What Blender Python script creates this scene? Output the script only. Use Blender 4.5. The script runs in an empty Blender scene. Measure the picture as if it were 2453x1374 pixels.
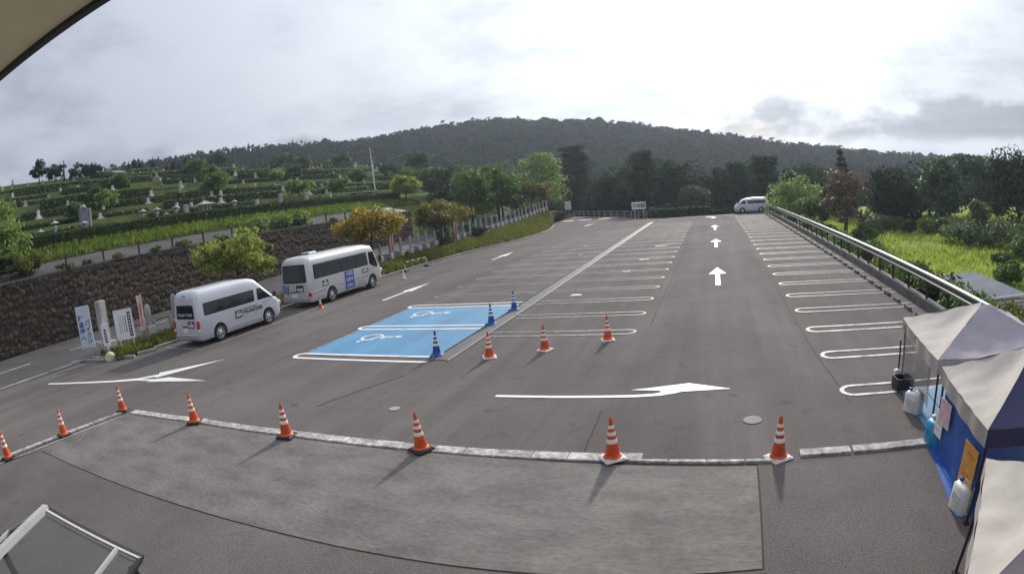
import bpy, math, random
import numpy as np
from mathutils import Vector, Matrix
from mathutils.geometry import tessellate_polygon

S = bpy.context.scene
COL = S.collection
R = math.radians

# ---------------------------------------------------------------- camera
# CCTV style wide lens with barrel distortion: r = F*(t + A*t^3), fitted on the parking bays
F_PX, A_D, YAW, PITCH, ROLL, CAM_H = 1391.90, -0.06542, 0.361217, -0.152725, -0.1015, 4.2436
SUN_AZ, SUN_EL = 2.5, 27.0            # degrees to the right of the aisle direction (+Y), degrees up

def make_camera():
    cd = bpy.data.cameras.new('camera')
    cd.type = 'PANO'
    cd.panorama_type = 'FISHEYE_LENS_POLYNOMIAL'
    cd.sensor_width = 36.0
    cd.sensor_fit = 'HORIZONTAL'
    f = F_PX / 2453 * 36.0
    t = np.linspace(0.0, 1.25, 400)
    r = f * (t + A_D * t ** 3)
    k = np.linalg.lstsq(np.stack([r, r ** 2, r ** 3, r ** 4], 1), t, rcond=None)[0]
    cd.fisheye_fov = R(170)
    cd.fisheye_polynomial_k0 = 0.0
    cd.fisheye_polynomial_k1 = -float(k[0])
    cd.fisheye_polynomial_k2 = -float(k[1])
    cd.fisheye_polynomial_k3 = -float(k[2])
    cd.fisheye_polynomial_k4 = -float(k[3])
    cd.clip_start = 0.05
    cd.clip_end = 20000
    o = bpy.data.objects.new('camera', cd)
    COL.objects.link(o)
    cy, sy, cp, sp = math.cos(YAW), math.sin(YAW), math.cos(PITCH), math.sin(PITCH)
    fwd = Vector((-sy * cp, cy * cp, sp)); right = Vector((cy, sy, 0)); up = right.cross(fwd)
    c, s = math.cos(ROLL), math.sin(ROLL)
    r2 = right * c + up * s; u2 = up * c - right * s
    m = Matrix((r2, u2, -fwd)).transposed().to_4x4()
    m.translation = (0, 0, CAM_H)
    o.matrix_world = m
    S.camera = o
make_camera()

# ---------------------------------------------------------------- sky and sun
def make_world():
    w = bpy.data.worlds.new('World'); S.world = w; w.use_nodes = True
    nt = w.node_tree; N = nt.nodes; L = nt.links; N.clear()
    def n(t, **kw):
        x = N.new(t)
        for k, v in kw.items(): setattr(x, k, v)
        return x
    def math_(op, a, b=None, clamp=False):
        x = n('ShaderNodeMath', operation=op); x.use_clamp = clamp
        for i, v in enumerate((a, b)):
            if v is None: continue
            if isinstance(v, (int, float)): x.inputs[i].default_value = v
            else: L.new(v, x.inputs[i])
        return x.outputs[0]
    def ramp(v, stops):
        x = n('ShaderNodeValToRGB'); el = x.color_ramp.elements
        while len(el) < len(stops): el.new(0.5)
        for e, (p, c) in zip(el, stops):
            e.position = p; e.color = c if len(c) == 4 else (*c, 1)
        L.new(v, x.inputs[0]); return x.outputs[0]
    sky = n('ShaderNodeTexSky', sky_type='NISHITA', sun_disc=False, sun_elevation=R(SUN_EL), sun_rotation=R(SUN_AZ),
            altitude=300, air_density=1.4, dust_density=3.5, ozone_density=1.0)
    tc = n('ShaderNodeTexCoord')
    sep = n('ShaderNodeSeparateXYZ'); L.new(tc.outputs['Generated'], sep.inputs[0])
    zz = math_('ADD', math_('MAXIMUM', sep.outputs['Z'], 0.0), 0.16)
    div = n('ShaderNodeVectorMath', operation='DIVIDE'); L.new(tc.outputs['Generated'], div.inputs[0])
    cmb = n('ShaderNodeCombineXYZ')
    for i in range(3): L.new(zz, cmb.inputs[i])
    L.new(cmb.outputs[0], div.inputs[1])
    def noise(scale, detail, rough, dist, off):
        mp = n('ShaderNodeMapping'); mp.inputs['Location'].default_value = off
        mp.inputs['Scale'].default_value = (1.0, 1.0, 0.15)
        L.new(div.outputs[0], mp.inputs[0])
        x = n('ShaderNodeTexNoise'); L.new(mp.outputs[0], x.inputs['Vector'])
        x.inputs['Scale'].default_value = scale; x.inputs['Detail'].default_value = detail
        x.inputs['Roughness'].default_value = rough; x.inputs['Distortion'].default_value = dist
        return x.outputs['Fac']
    big = noise(0.75, 7, 0.55, 0.25, (3.1, 0.4, 0))
    fine = noise(2.1, 9, 0.6, 0.4, (7.7, 2.2, 0))
    # glow of the veiled sun through the cloud
    sd = Vector((math.sin(R(SUN_AZ)) * math.cos(R(SUN_EL)), math.cos(R(SUN_AZ)) * math.cos(R(SUN_EL)), math.sin(R(SUN_EL))))
    dot = n('ShaderNodeVectorMath', operation='DOT_PRODUCT'); L.new(tc.outputs['Generated'], dot.inputs[0]); dot.inputs[1].default_value = sd
    dpos = math_('MAXIMUM', dot.outputs['Value'], 0.0)
    glow = math_('ADD', math_('MULTIPLY', math_('POWER', dpos, 5.0), 0.50), math_('MULTIPLY', math_('POWER', dpos, 60.0), 0.5))
    thick = ramp(math_('ADD', math_('MULTIPLY', big, 0.62), math_('MULTIPLY', fine, 0.38)),
                 [(0.38, (1.08, 1.08, 1.08)), (0.50, (0.93, 0.935, 0.95)), (0.63, (0.63, 0.64, 0.685))])
    base = n('ShaderNodeMixRGB', blend_type='MULTIPLY'); base.inputs[0].default_value = 1.0
    L.new(thick, base.inputs[1])
    lum = n('ShaderNodeCombineXYZ')
    grad = math_('ADD', math_('MULTIPLY', math_('MAXIMUM', sep.outputs['Z'], 0.0), 0.55), 0.88)
    b0 = math_('ADD', glow, math_('MULTIPLY', grad, SKY_BASE))
    L.new(math_('MULTIPLY', b0, 0.93), lum.inputs[0]); L.new(math_('MULTIPLY', b0, 0.985), lum.inputs[1]); L.new(math_('ADD', math_('MULTIPLY', glow, 0.97), math_('MULTIPLY', grad, SKY_BASE * 1.14)), lum.inputs[2])
    L.new(lum.outputs[0], base.inputs[2])
    # low heaps of cumulus all round the horizon: puffy tops, flat bases
    mp3 = n('ShaderNodeMapping'); mp3.inputs['Scale'].default_value = (1.0, 1.0, 1.7); mp3.inputs['Location'].default_value = CUM_OFF; L.new(tc.outputs['Generated'], mp3.inputs[0])
    cn = n('ShaderNodeTexNoise'); L.new(mp3.outputs[0], cn.inputs['Vector']); cn.inputs['Scale'].default_value = 4.2; cn.inputs['Detail'].default_value = 7; cn.inputs['Roughness'].default_value = 0.56; cn.inputs['Distortion'].default_value = 0.15
    band = ramp(sep.outputs['Z'], [(0.046, (0, 0, 0)), (0.072, (1, 1, 1)), (0.115, (0.85, 0.85, 0.85)), (0.20, (0, 0, 0))])
    cum = math_('MULTIPLY', math_('SUBTRACT', math_('ADD', cn.outputs['Fac'], math_('MULTIPLY', band, 0.16)), 0.605), 11.0, clamp=True)
    cum = math_('MULTIPLY', cum, band, clamp=True)
    dark = n('ShaderNodeMixRGB', blend_type='MULTIPLY'); L.new(math_('MULTIPLY', cum, 0.80), dark.inputs[0]); L.new(base.outputs[0], dark.inputs[1]); dark.inputs[2].default_value = (0.25, 0.27, 0.31, 1)
    cov = ramp(math_('ADD', math_('MULTIPLY', big, 0.5), math_('MULTIPLY', fine, 0.5)), [(0.30, (0.70,) * 3), (0.46, (0.97,) * 3)])
    bg1 = n('ShaderNodeBackground'); bg1.inputs['Strength'].default_value = 0.05; L.new(sky.outputs[0], bg1.inputs['Color'])
    bg2 = n('ShaderNodeBackground'); bg2.inputs['Strength'].default_value = 1.0; L.new(dark.outputs[0], bg2.inputs['Color'])
    mix = n('ShaderNodeMixShader'); L.new(cov, mix.inputs[0]); L.new(bg1.outputs[0], mix.inputs[1]); L.new(bg2.outputs[0], mix.inputs[2])
    out = n('ShaderNodeOutputWorld'); L.new(mix.outputs[0], out.inputs['Surface'])
    w.cycles.sampling_method = 'MANUAL'; w.cycles.sample_map_resolution = 512
SKY_BASE = 0.325
HAZE = 0.00043
CUM_OFF = (12.1, 4.5, 2.2)
make_world()
sun = bpy.data.lights.new('sun', 'SUN'); sun.energy = 2.1; sun.angle = R(3.5); sun.color = (1.0, 0.94, 0.84)
so = bpy.data.objects.new('sun', sun); COL.objects.link(so)
so.rotation_euler = (R(90 - SUN_EL), 0, R(180 - SUN_AZ))
so.location = (2, 60, 60)

vs = S.view_settings
vs.view_transform = 'Standard'; vs.look = 'None'; vs.gamma = 1.0; vs.use_curve_mapping = False
vs.exposure = 0.85
S.cycles.use_denoising = True
S.cycles.max_bounces = 6; S.cycles.diffuse_bounces = 3; S.cycles.glossy_bounces = 2; S.cycles.transmission_bounces = 4
S.cycles.transparent_max_bounces = 8; S.cycles.volume_bounces = 0
S.cycles.caustics_reflective = False; S.cycles.caustics_refractive = False
S.cycles.sample_clamp_indirect = 4.0

# ---------------------------------------------------------------- helpers
def tag(o, label=None, cat=None, group=None, kind=None):
    if label: o['label'] = label
    if cat: o['category'] = cat
    if group: o['group'] = group
    if kind: o['kind'] = kind
    return o
def empty(name, loc=(0, 0, 0), rz=0.0, label=None, cat=None, group=None):
    o = bpy.data.objects.new(name, None); COL.objects.link(o)
    o.location = loc; o.rotation_euler = (0, 0, rz); o.empty_display_size = 0.2
    return tag(o, label, cat, group)
def link(name, me, parent=None, loc=None, rot=None, scale=None):
    o = bpy.data.objects.new(name, me); COL.objects.link(o)
    if parent is not None: o.parent = parent
    if loc is not None: o.location = loc
    if rot is not None: o.rotation_euler = rot
    if scale is not None: o.scale = scale
    return o
def children(o): return [c for c in COL.objects if c.parent is o]
def copy_tree(o, parent=None):
    c = o.copy(); COL.objects.link(c); c.parent = parent
    for ch in list(o.children): copy_tree(ch, c)
    return c
ORDS = 'first second third fourth fifth sixth seventh eighth ninth tenth eleventh twelfth thirteenth fourteenth fifteenth sixteenth seventeenth eighteenth nineteenth'.split()
TENS = {20: 'twent', 30: 'thirt', 40: 'fort', 50: 'fift'}
def ordw(n):                                   # 1 -> first
    if n <= 19: return ORDS[n - 1]
    t = n // 10 * 10
    return TENS[t] + 'ieth' if n == t else TENS[t] + 'y-' + ORDS[n - t - 1]
def lerp(tbl, x):
    return float(np.interp(x, [a for a, b in tbl], [b for a, b in tbl]))

class MB:
    """collects faces, then becomes one mesh"""
    def __init__(s): s.v = []; s.f = []; s.m = []; s.mi = 0
    def add(s, vs, fs):
        b = len(s.v); s.v += [tuple(p) for p in vs]; s.f += [tuple(i + b for i in q) for q in fs]; s.m += [s.mi] * len(fs); return s
    def box(s, c, d, rz=0.0, taper=1.0, rot=None):
        hx, hy, hz = d[0] / 2, d[1] / 2, d[2] / 2
        m = rot if rot is not None else Matrix.Rotation(rz, 3, 'Z')
        P = []
        for z in (-1, 1):
            k = taper if z > 0 else 1.0
            for x, y in ((-1, -1), (1, -1), (1, 1), (-1, 1)):
                P.append(Vector(c) + m @ Vector((x * hx * k, y * hy * k, z * hz)))
        return s.add(P, [(3, 2, 1, 0), (4, 5, 6, 7), (0, 1, 5, 4), (1, 2, 6, 5), (2, 3, 7, 6), (3, 0, 4, 7)])
    def bevbox(s, c, d, b=0.02, rz=0.0):
        """box with chamfered vertical and top edges"""
        hx, hy, z0, z1 = d[0] / 2, d[1] / 2, -d[2] / 2, d[2] / 2
        m = Matrix.Rotation(rz, 3, 'Z')
        def ring(ix, z):
            x, y = hx - ix, hy - ix
            return [(-x, -y + b, z), (-x + b, -y, z), (x - b, -y, z), (x, -y + b, z), (x, y - b, z), (x - b, y, z), (-x + b, y, z), (-x, y - b, z)]
        P = [Vector(c) + m @ Vector(q) for q in ring(0, z0) + ring(0, z1 - b) + ring(b, z1)]
        fs = [tuple(range(7, -1, -1)), tuple(range(16, 24))]
        for k in (0, 8):
            for i in range(8):
                j = (i + 1) % 8; fs.append((k + i, k + j, k + 8 + j, k + 8 + i))
        return s.add(P, fs)
    def tube(s, pts, rad, n=8, cap=True):
        pts = [Vector(p) for p in pts]
        if isinstance(rad, (int, float)): rad = [rad] * len(pts)
        P = []; prev = None
        for i, p in enumerate(pts):
            d = (pts[min(i + 1, len(pts) - 1)] - pts[max(i - 1, 0)]).normalized()
            a = Vector((0, 0, 1)) if abs(d.z) < 0.9 else Vector((1, 0, 0))
            if prev is not None: a = prev
            u = d.cross(a).normalized() if d.cross(a).length > 1e-5 else Vector((1, 0, 0)); w = u.cross(d).normalized(); prev = w
            for k in range(n):
                t = 2 * math.pi * k / n
                P.append(p + (u * math.cos(t) + w * math.sin(t)) * rad[i])
        fs = []
        for i in range(len(pts) - 1):
            for k in range(n):
                j = (k + 1) % n
                fs.append((i * n + k, i * n + j, (i + 1) * n + j, (i + 1) * n + k))
        if cap: fs += [tuple(range(n - 1, -1, -1)), tuple(range((len(pts) - 1) * n, len(pts) * n))]
        return s.add(P, fs)
    def lathe(s, prof, n=20, c=(0, 0, 0), sq=0.0):
        P = []; fs = []
        for r, z in prof:
            for k in range(n):
                t = 2 * math.pi * k / n
                P.append((c[0] + r * math.cos(t), c[1] + r * math.sin(t), c[2] + z))
        for i in range(len(prof) - 1):
            for k in range(n):
                j = (k + 1) % n; fs.append((i * n + k, i * n + j, (i + 1) * n + j, (i + 1) * n + k))
        fs += [tuple(range(n - 1, -1, -1)), tuple(range((len(prof) - 1) * n, len(prof) * n))]
        return s.add(P, fs)
    def prism(s, poly, fn, n, t):
        """poly (a,b) mapped by fn(a,b)->point, extruded t along n; outer face first"""
        n = Vector(n); A = [Vector(fn(a, b)) for a, b in poly]; k = len(A)
        tri = tessellate_polygon([A])
        nn = Vector((0, 0, 0))
        for i in range(k): nn += A[i].cross(A[(i + 1) % k])
        flip = nn.dot(n) < 0
        fs = []
        tn = (A[tri[0][1]] - A[tri[0][0]]).cross(A[tri[0][2]] - A[tri[0][0]])
        tf = tn.dot(n) < 0
        for q in tri:
            q = tuple(q) if not tf else tuple(reversed(q))
            fs.append(q); fs.append(tuple(i + k for i in reversed(q)))
        for i in range(k):
            j = (i + 1) % k
            fs.append((j, i, i + k, j + k) if not flip else (i, j, j + k, i + k))
        return s.add(A + [a - n * t for a in A], fs)
    def sheet(s, poly, z=0.0, zf=None):
        A = [Vector((x, y, zf(x, y) if zf else z)) for x, y in poly]
        tri = tessellate_polygon([[Vector((a.x, a.y, 0)) for a in A]])
        fs = []
        for q in tri:
            a, b, c = (A[i] for i in q)
            fs.append(tuple(q) if (b - a).cross(c - a).z > 0 else tuple(reversed(q)))
        return s.add(A, fs)
    def grid(s, fn, nu, nv):
        P = [fn(i / nu, j / nv) for j in range(nv + 1) for i in range(nu + 1)]
        fs = [(j * (nu + 1) + i, j * (nu + 1) + i + 1, (j + 1) * (nu + 1) + i + 1, (j + 1) * (nu + 1) + i) for j in range(nv) for i in range(nu)]
        return s.add(P, fs)
    def mesh(s, name, mats, smooth=None):
        me = bpy.data.meshes.new(name); me.from_pydata(s.v, [], s.f)
        for m in (mats if isinstance(mats, (list, tuple)) else [mats]): me.materials.append(m)
        if len(me.materials) > 1: me.polygons.foreach_set('material_index', s.m)
        if smooth is not None:
            me.shade_smooth()
            if smooth < 180: me.set_sharp_from_angle(angle=R(smooth))
        me.update(); return me
    def build(s, name, mats, parent=None, loc=None, rot=None, smooth=None):
        return link(name, s.mesh(name, mats, smooth), parent, loc, rot)

def quads_mesh(name, V, mat, extra=None):
    """V: (n,4,3) array of quads -> mesh; extra: (verts, faces) list joined in with the second material"""
    V = np.asarray(V, np.float32); n = len(V)
    me = bpy.data.meshes.new(name)
    me.vertices.add(n * 4); me.vertices.foreach_set('co', V.reshape(-1))
    me.loops.add(n * 4); me.loops.foreach_set('vertex_index', np.arange(n * 4, dtype=np.int32))
    me.polygons.add(n); me.polygons.foreach_set('loop_start', np.arange(0, n * 4, 4, dtype=np.int32)); me.polygons.foreach_set('loop_total', np.full(n, 4, np.int32))
    me.materials.append(mat); me.update(calc_edges=True); me.validate()
    return me
def tris_mesh(name, V, Fc, mat, smooth=False):
    me = bpy.data.meshes.new(name); n = len(Fc)
    me.vertices.add(len(V)); me.vertices.foreach_set('co', np.asarray(V, np.float32).reshape(-1))
    me.loops.add(n * 3); me.loops.foreach_set('vertex_index', np.asarray(Fc, np.int32).reshape(-1))
    me.polygons.add(n); me.polygons.foreach_set('loop_start', np.arange(0, n * 3, 3, dtype=np.int32)); me.polygons.foreach_set('loop_total', np.full(n, 3, np.int32))
    me.materials.append(mat); me.update(calc_edges=True)
    if smooth: me.shade_smooth()
    return me

# ---------------------------------------------------------------- materials
M = {}
def mat(name, col, rough=0.7, metal=0.0, var=0.0, vscale=3.0, bump=0.0, bscale=40.0, spec=0.5, coat=0.0, col2=None, speck=0.0, sscale=120.0, obj_rand=0.0, stretch=None, streak=0.0, isl_rand=0.0):
    m = bpy.data.materials.new(name); m.use_nodes = True; M[name] = m
    nt = m.node_tree; N = nt.nodes; L = nt.links; b = N['Principled BSDF']
    b.inputs['Roughness'].default_value = rough; b.inputs['Metallic'].default_value = metal
    b.inputs['Specular IOR Level'].default_value = spec
    if coat: b.inputs['Coat Weight'].default_value = coat; b.inputs['Coat Roughness'].default_value = 0.08
    b.inputs['Base Color'].default_value = (*col, 1)
    tc = N.new('ShaderNodeTexCoord'); src = tc.outputs['Object']
    if stretch:
        mp = N.new('ShaderNodeMapping'); mp.inputs['Scale'].default_value = stretch; L.new(src, mp.inputs[0]); src = mp.outputs[0]
    c = None
    if var or col2:
        nz = N.new('ShaderNodeTexNoise'); nz.inputs['Scale'].default_value = vscale; nz.inputs['Detail'].default_value = 6; nz.inputs['Roughness'].default_value = 0.6
        L.new(src, nz.inputs['Vector'])
        r = N.new('ShaderNodeValToRGB'); r.color_ramp.elements[0].position = 0.35; r.color_ramp.elements[1].position = 0.65
        c2 = col2 or tuple(min(1, x * (1 + var)) for x in col)
        c1 = col if col2 else tuple(x * (1 - var) for x in col)
        r.color_ramp.elements[0].color = (*c1, 1); r.color_ramp.elements[1].color = (*c2, 1)
        L.new(nz.outputs['Fac'], r.inputs[0]); c = r.outputs[0]
    def mul(cin, fac_out, lo, hi, f0=0.0, f1=1.0):
        mr = N.new('ShaderNodeMapRange'); mr.inputs['From Min'].default_value = f0; mr.inputs['From Max'].default_value = f1; mr.inputs['To Min'].default_value = lo; mr.inputs['To Max'].default_value = hi
        L.new(fac_out, mr.inputs['Value'])
        h = N.new('ShaderNodeMixRGB'); h.blend_type = 'MULTIPLY'; h.inputs[0].default_value = 1
        if cin is None: h.inputs[1].default_value = (*col, 1)
        else: L.new(cin, h.inputs[1])
        L.new(mr.outputs[0], h.inputs[2]); return h.outputs[0]
    if speck:
        n2 = N.new('ShaderNodeTexNoise'); n2.inputs['Scale'].default_value = sscale; n2.inputs['Detail'].default_value = 2; L.new(src, n2.inputs['Vector'])
        c = mul(c, n2.outputs['Fac'], 1 - speck, 1 + speck, .25, .75)
    if streak:
        mp = N.new('ShaderNodeMapping'); mp.inputs['Scale'].default_value = (0.6, 0.6, 0.08); L.new(tc.outputs['Object'], mp.inputs[0])
        n3 = N.new('ShaderNodeTexNoise'); n3.inputs['Scale'].default_value = 9; n3.inputs['Detail'].default_value = 5; L.new(mp.outputs[0], n3.inputs['Vector'])
        c = mul(c, n3.outputs['Fac'], 1 - streak, 1 + streak * 0.6, .25, .75)
    if obj_rand:
        oi = N.new('ShaderNodeObjectInfo'); c = mul(c, oi.outputs['Random'], 1 - obj_rand, 1 + obj_rand)
    if isl_rand:
        gi = N.new('ShaderNodeNewGeometry'); c = mul(c, gi.outputs['Random Per Island'], 1 - isl_rand, 1 + isl_rand)
    if c is not None: L.new(c, b.inputs['Base Color'])
    if bump:
        nb = N.new('ShaderNodeTexNoise'); nb.inputs['Scale'].default_value = bscale; nb.inputs['Detail'].default_value = 5; L.new(src, nb.inputs['Vector'])
        bp = N.new('ShaderNodeBump'); bp.inputs['Strength'].default_value = bump; bp.inputs['Distance'].default_value = 0.02
        L.new(nb.outputs['Fac'], bp.inputs['Height']); L.new(bp.outputs[0], b.inputs['Normal'])
    return m
def paint_mat(name, col, under, wear, wscale=2.5, rough=0.6):
    """road paint worn through to the surface under it"""
    m = mat(name, col, rough, speck=0.12, sscale=60)
    nt = m.node_tree; N = nt.nodes; L = nt.links; b = N['Principled BSDF']
    cin = b.inputs['Base Color'].links[0].from_socket
    tc = N.new('ShaderNodeTexCoord')
    a = N.new('ShaderNodeTexNoise'); a.inputs['Scale'].default_value = wscale; a.inputs['Detail'].default_value = 10; a.inputs['Roughness'].default_value = 0.72
    L.new(tc.outputs['Object'], a.inputs['Vector'])
    r = N.new('ShaderNodeValToRGB'); r.color_ramp.elements[0].position = wear - 0.07; r.color_ramp.elements[1].position = wear + 0.10
    L.new(a.outputs['Fac'], r.inputs[0])
    mx = N.new('ShaderNodeMixRGB'); mx.inputs[1].default_value = (*under, 1); L.new(r.outputs[0], mx.inputs[0]); L.new(cin, mx.inputs[2])
    L.new(mx.outputs[0], b.inputs['Base Color'])
    return m
def leaf_mat(name, c1, c2, c3=None, trans=0.45, rough=0.55, spec=0.3):
    """leaves: colour varies leaf by leaf and clump by clump; light shines through"""
    m = bpy.data.materials.new(name); m.use_nodes = True; M[name] = m
    nt = m.node_tree; N = nt.nodes; L = nt.links; N.clear()
    g = N.new('ShaderNodeNewGeometry'); tc = N.new('ShaderNodeTexCoord')
    nz = N.new('ShaderNodeTexNoise'); nz.inputs['Scale'].default_value = 0.9; nz.inputs['Detail'].default_value = 3; L.new(tc.outputs['Object'], nz.inputs['Vector'])
    a = N.new('ShaderNodeMath'); a.operation = 'MULTIPLY_ADD'; L.new(g.outputs['Random Per Island'], a.inputs[0]); a.inputs[1].default_value = 0.45
    b2 = N.new('ShaderNodeMapRange'); b2.inputs['From Min'].default_value = 0.3; b2.inputs['From Max'].default_value = 0.7; b2.inputs['To Max'].default_value = 0.55; L.new(nz.outputs['Fac'], b2.inputs['Value'])
    L.new(b2.outputs[0], a.inputs[2])
    r = N.new('ShaderNodeValToRGB'); el = r.color_ramp.elements
    el[0].position = 0.1; el[0].color = (*c1, 1); el[1].position = 0.9; el[1].color = (*c2, 1)
    if c3: e = el.new(0.6); e.color = (*c2, 1); el[-1].color = (*c3, 1)
    L.new(a.outputs[0], r.inputs[0])
    d = N.new('ShaderNodeBsdfPrincipled'); d.inputs['Roughness'].default_value = rough; d.inputs['Specular IOR Level'].default_value = spec; L.new(r.outputs[0], d.inputs['Base Color'])
    t = N.new('ShaderNodeBsdfTranslucent')
    h = N.new('ShaderNodeHueSaturation'); h.inputs['Value'].default_value = 1.5; h.inputs['Saturation'].default_value = 1.1; L.new(r.outputs[0], h.inputs['Color']); L.new(h.outputs[0], t.inputs['Color'])
    mx = N.new('ShaderNodeMixShader'); mx.inputs[0].default_value = trans; L.new(d.outputs[0], mx.inputs[1]); L.new(t.outputs[0], mx.inputs[2])
    o = N.new('ShaderNodeOutputMaterial'); L.new(mx.outputs[0], o.inputs['Surface'])
    return m
def glass_mat(name, tint, alpha, rough=0.03):
    """pane: part clear, part tinted, with a sky reflection"""
    m = bpy.data.materials.new(name); m.use_nodes = True; M[name] = m
    nt = m.node_tree; N = nt.nodes; L = nt.links; N.clear()
    t = N.new('ShaderNodeBsdfTransparent'); t.inputs['Color'].default_value = (*tint, 1)
    p = N.new('ShaderNodeBsdfPrincipled'); p.inputs['Base Color'].default_value = (tint[0] * .3, tint[1] * .3, tint[2] * .3, 1); p.inputs['Roughness'].default_value = rough
    lw = N.new('ShaderNodeFresnel'); lw.inputs['IOR'].default_value = 1.5
    ad = N.new('ShaderNodeMath'); ad.operation = 'ADD'; ad.use_clamp = True; ad.inputs[1].default_value = alpha; L.new(lw.outputs[0], ad.inputs[0])
    mx = N.new('ShaderNodeMixShader'); L.new(ad.outputs[0], mx.inputs[0]); L.new(t.outputs[0], mx.inputs[1]); L.new(p.outputs[0], mx.inputs[2])
    o = N.new('ShaderNodeOutputMaterial'); L.new(mx.outputs[0], o.inputs['Surface'])
    return m

ASPH = (0.150, 0.1335, 0.1275)
def asphalt_wear(m, tracks=True):
    """patches, wheel tracks along the aisles, oil drips and aggregate on top of a plain asphalt colour"""
    nt = m.node_tree; N = nt.nodes; L = nt.links; b = N['Principled BSDF']; c = b.inputs['Base Color'].links[0].from_socket
    tc = N.new('ShaderNodeTexCoord')
    def layer(c, scale, stretch, detail, p0, p1, v0, v1, kind='noise'):
        mp = N.new('ShaderNodeMapping'); mp.inputs['Scale'].default_value = stretch; L.new(tc.outputs['Object'], mp.inputs[0])
        if kind == 'noise':
            x = N.new('ShaderNodeTexNoise'); x.inputs['Detail'].default_value = detail; x.inputs['Roughness'].default_value = .62; o = x.outputs['Fac']
        else:
            x = N.new('ShaderNodeTexVoronoi'); o = x.outputs['Distance']
        x.inputs['Scale'].default_value = scale; L.new(mp.outputs[0], x.inputs['Vector'])
        mr = N.new('ShaderNodeMapRange'); mr.inputs['From Min'].default_value = p0; mr.inputs['From Max'].default_value = p1; mr.inputs['To Min'].default_value = v0; mr.inputs['To Max'].default_value = v1; L.new(o, mr.inputs['Value'])
        h = N.new('ShaderNodeMixRGB'); h.blend_type = 'MULTIPLY'; h.inputs[0].default_value = 1; L.new(c, h.inputs[1]); L.new(mr.outputs[0], h.inputs[2]); return h.outputs[0]
    c = layer(c, .13, (1, .6, 1), 4, .35, .65, .86, 1.13)
    if tracks: c = layer(c, 1.0, (1.1, .045, 1), 5, .35, .68, 1.07, .82)
    c = layer(c, 1.4, (1, 1, 1), 7, .58, .74, 1.0, .66)
    c = layer(c, .55, (1, 1, 1), 1, 0.0, .10, .62, 1.0, 'voronoi')
    c = layer(c, 75.0, (1, 1, 1), 1, .0, .9, .82, 1.12, 'voronoi')
    L.new(c, b.inputs['Base Color'])
asphalt_wear(mat('asphalt', ASPH, 0.9, spec=0.06, var=0.10, vscale=0.35, bump=0.25, bscale=90, speck=0.16, sscale=30))
mat('asphalt_coarse', (0.134, 0.1195, 0.114), 0.85, spec=0.14, var=0.12, vscale=0.7, bump=0.5, bscale=60, speck=0.32, sscale=34)
asphalt_wear(M['asphalt_coarse'], False)
mat('asphalt_road', (0.092, 0.087, 0.088), 0.85, spec=0.14, var=0.18, vscale=0.5, bump=0.2, bscale=80, speck=0.2, sscale=40)
mat('concrete_apron', (0.165, 0.153, 0.143), 0.85, spec=0.2, var=0.22, vscale=0.9, bump=0.2, bscale=25, speck=0.20, sscale=9, stretch=(1, 2.0, 1))
mat('concrete', (0.36, 0.35, 0.33), 0.85, var=0.2, vscale=1.2, bump=0.2, bscale=30, speck=0.2, sscale=40, streak=0.2)
mat('concrete_dark', (0.15, 0.145, 0.14), 0.85, var=0.25, vscale=1.0, bump=0.2, bscale=25, streak=0.3)
mat('kerbstone', (0.40, 0.385, 0.365), 0.85, var=0.3, vscale=3.2, bump=0.4, bscale=22, speck=0.5, sscale=11, obj_rand=0.15)
mat('kerb_grey', (0.27, 0.265, 0.255), 0.85, var=0.25, vscale=1.5, bump=0.3, bscale=30, obj_rand=0.12)
mat('joint', (0.02, 0.019, 0.018), 0.95)
mat('crack', (0.045, 0.042, 0.040), 0.95)
paint_mat('paint_white', (0.62, 0.61, 0.59), ASPH, 0.44)
paint_mat('paint_fresh', (0.80, 0.79, 0.78), ASPH, 0.30)
paint_mat('paint_old', (0.335, 0.318, 0.305), ASPH, 0.47, 3.0)
for k_ in ('paint_white', 'paint_fresh'): asphalt_wear(M[k_], False)
paint_mat('paint_ghost', (0.30, 0.29, 0.28), ASPH, 0.52, 2.2)
paint_mat('paint_blue', (0.072, 0.262, 0.46), (0.085, 0.20, 0.31), 0.36, 1.2)
asphalt_wear(M['paint_blue'])
mat('white_plastic', (0.72, 0.72, 0.70), 0.4, var=0.06)
mat('stone_pale', (0.36, 0.35, 0.335), 0.8, var=0.22, vscale=4, bump=0.3, bscale=50, obj_rand=0.15, streak=0.25)
mat('stone_blue', (0.15, 0.165, 0.20), 0.7, var=0.2, vscale=4, bump=0.2, bscale=50, obj_rand=0.1)
mat('stone_dark', (0.035, 0.035, 0.04), 0.25, var=0.2)
mat('wall_stone', (0.100, 0.070, 0.058), 0.95, vscale=0.9, bump=0.9, bscale=12, obj_rand=0.3, isl_rand=0.25, col2=(0.070, 0.065, 0.046), spec=0.15, speck=0.4, sscale=7)
mat('wall_mortar', (0.058, 0.044, 0.037), 0.95, spec=0.1)
mat('metal_rail', (0.14, 0.137, 0.13), 0.42, 0.25, spec=.5, var=.15, vscale=2)
mat('metal_grey', (0.30, 0.31, 0.32), 0.45, 0.6)
mat('metal_dark', (0.03, 0.03, 0.032), 0.5, 0.2)
mat('alu_white', (0.74, 0.75, 0.75), 0.35, 0.1, var=0.05)
mat('iron_grate', (0.20, 0.195, 0.19), 0.6, 0.3, var=0.25, vscale=6)
mat('cone_orange', (0.68, 0.088, 0.016), 0.5, var=0.22, vscale=7, obj_rand=0.14, speck=0.15, sscale=30)
mat('cone_blue', (0.012, 0.085, 0.36), 0.45, var=0.1, vscale=6)
mat('cone_band', (0.76, 0.74, 0.70), 0.45, var=0.14, vscale=12, obj_rand=0.10)
mat('rubber', (0.022, 0.022, 0.023), 0.65, var=0.2)
mat('cone_base_white', (0.66, 0.62, 0.58), 0.6, var=0.2, vscale=8)
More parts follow.
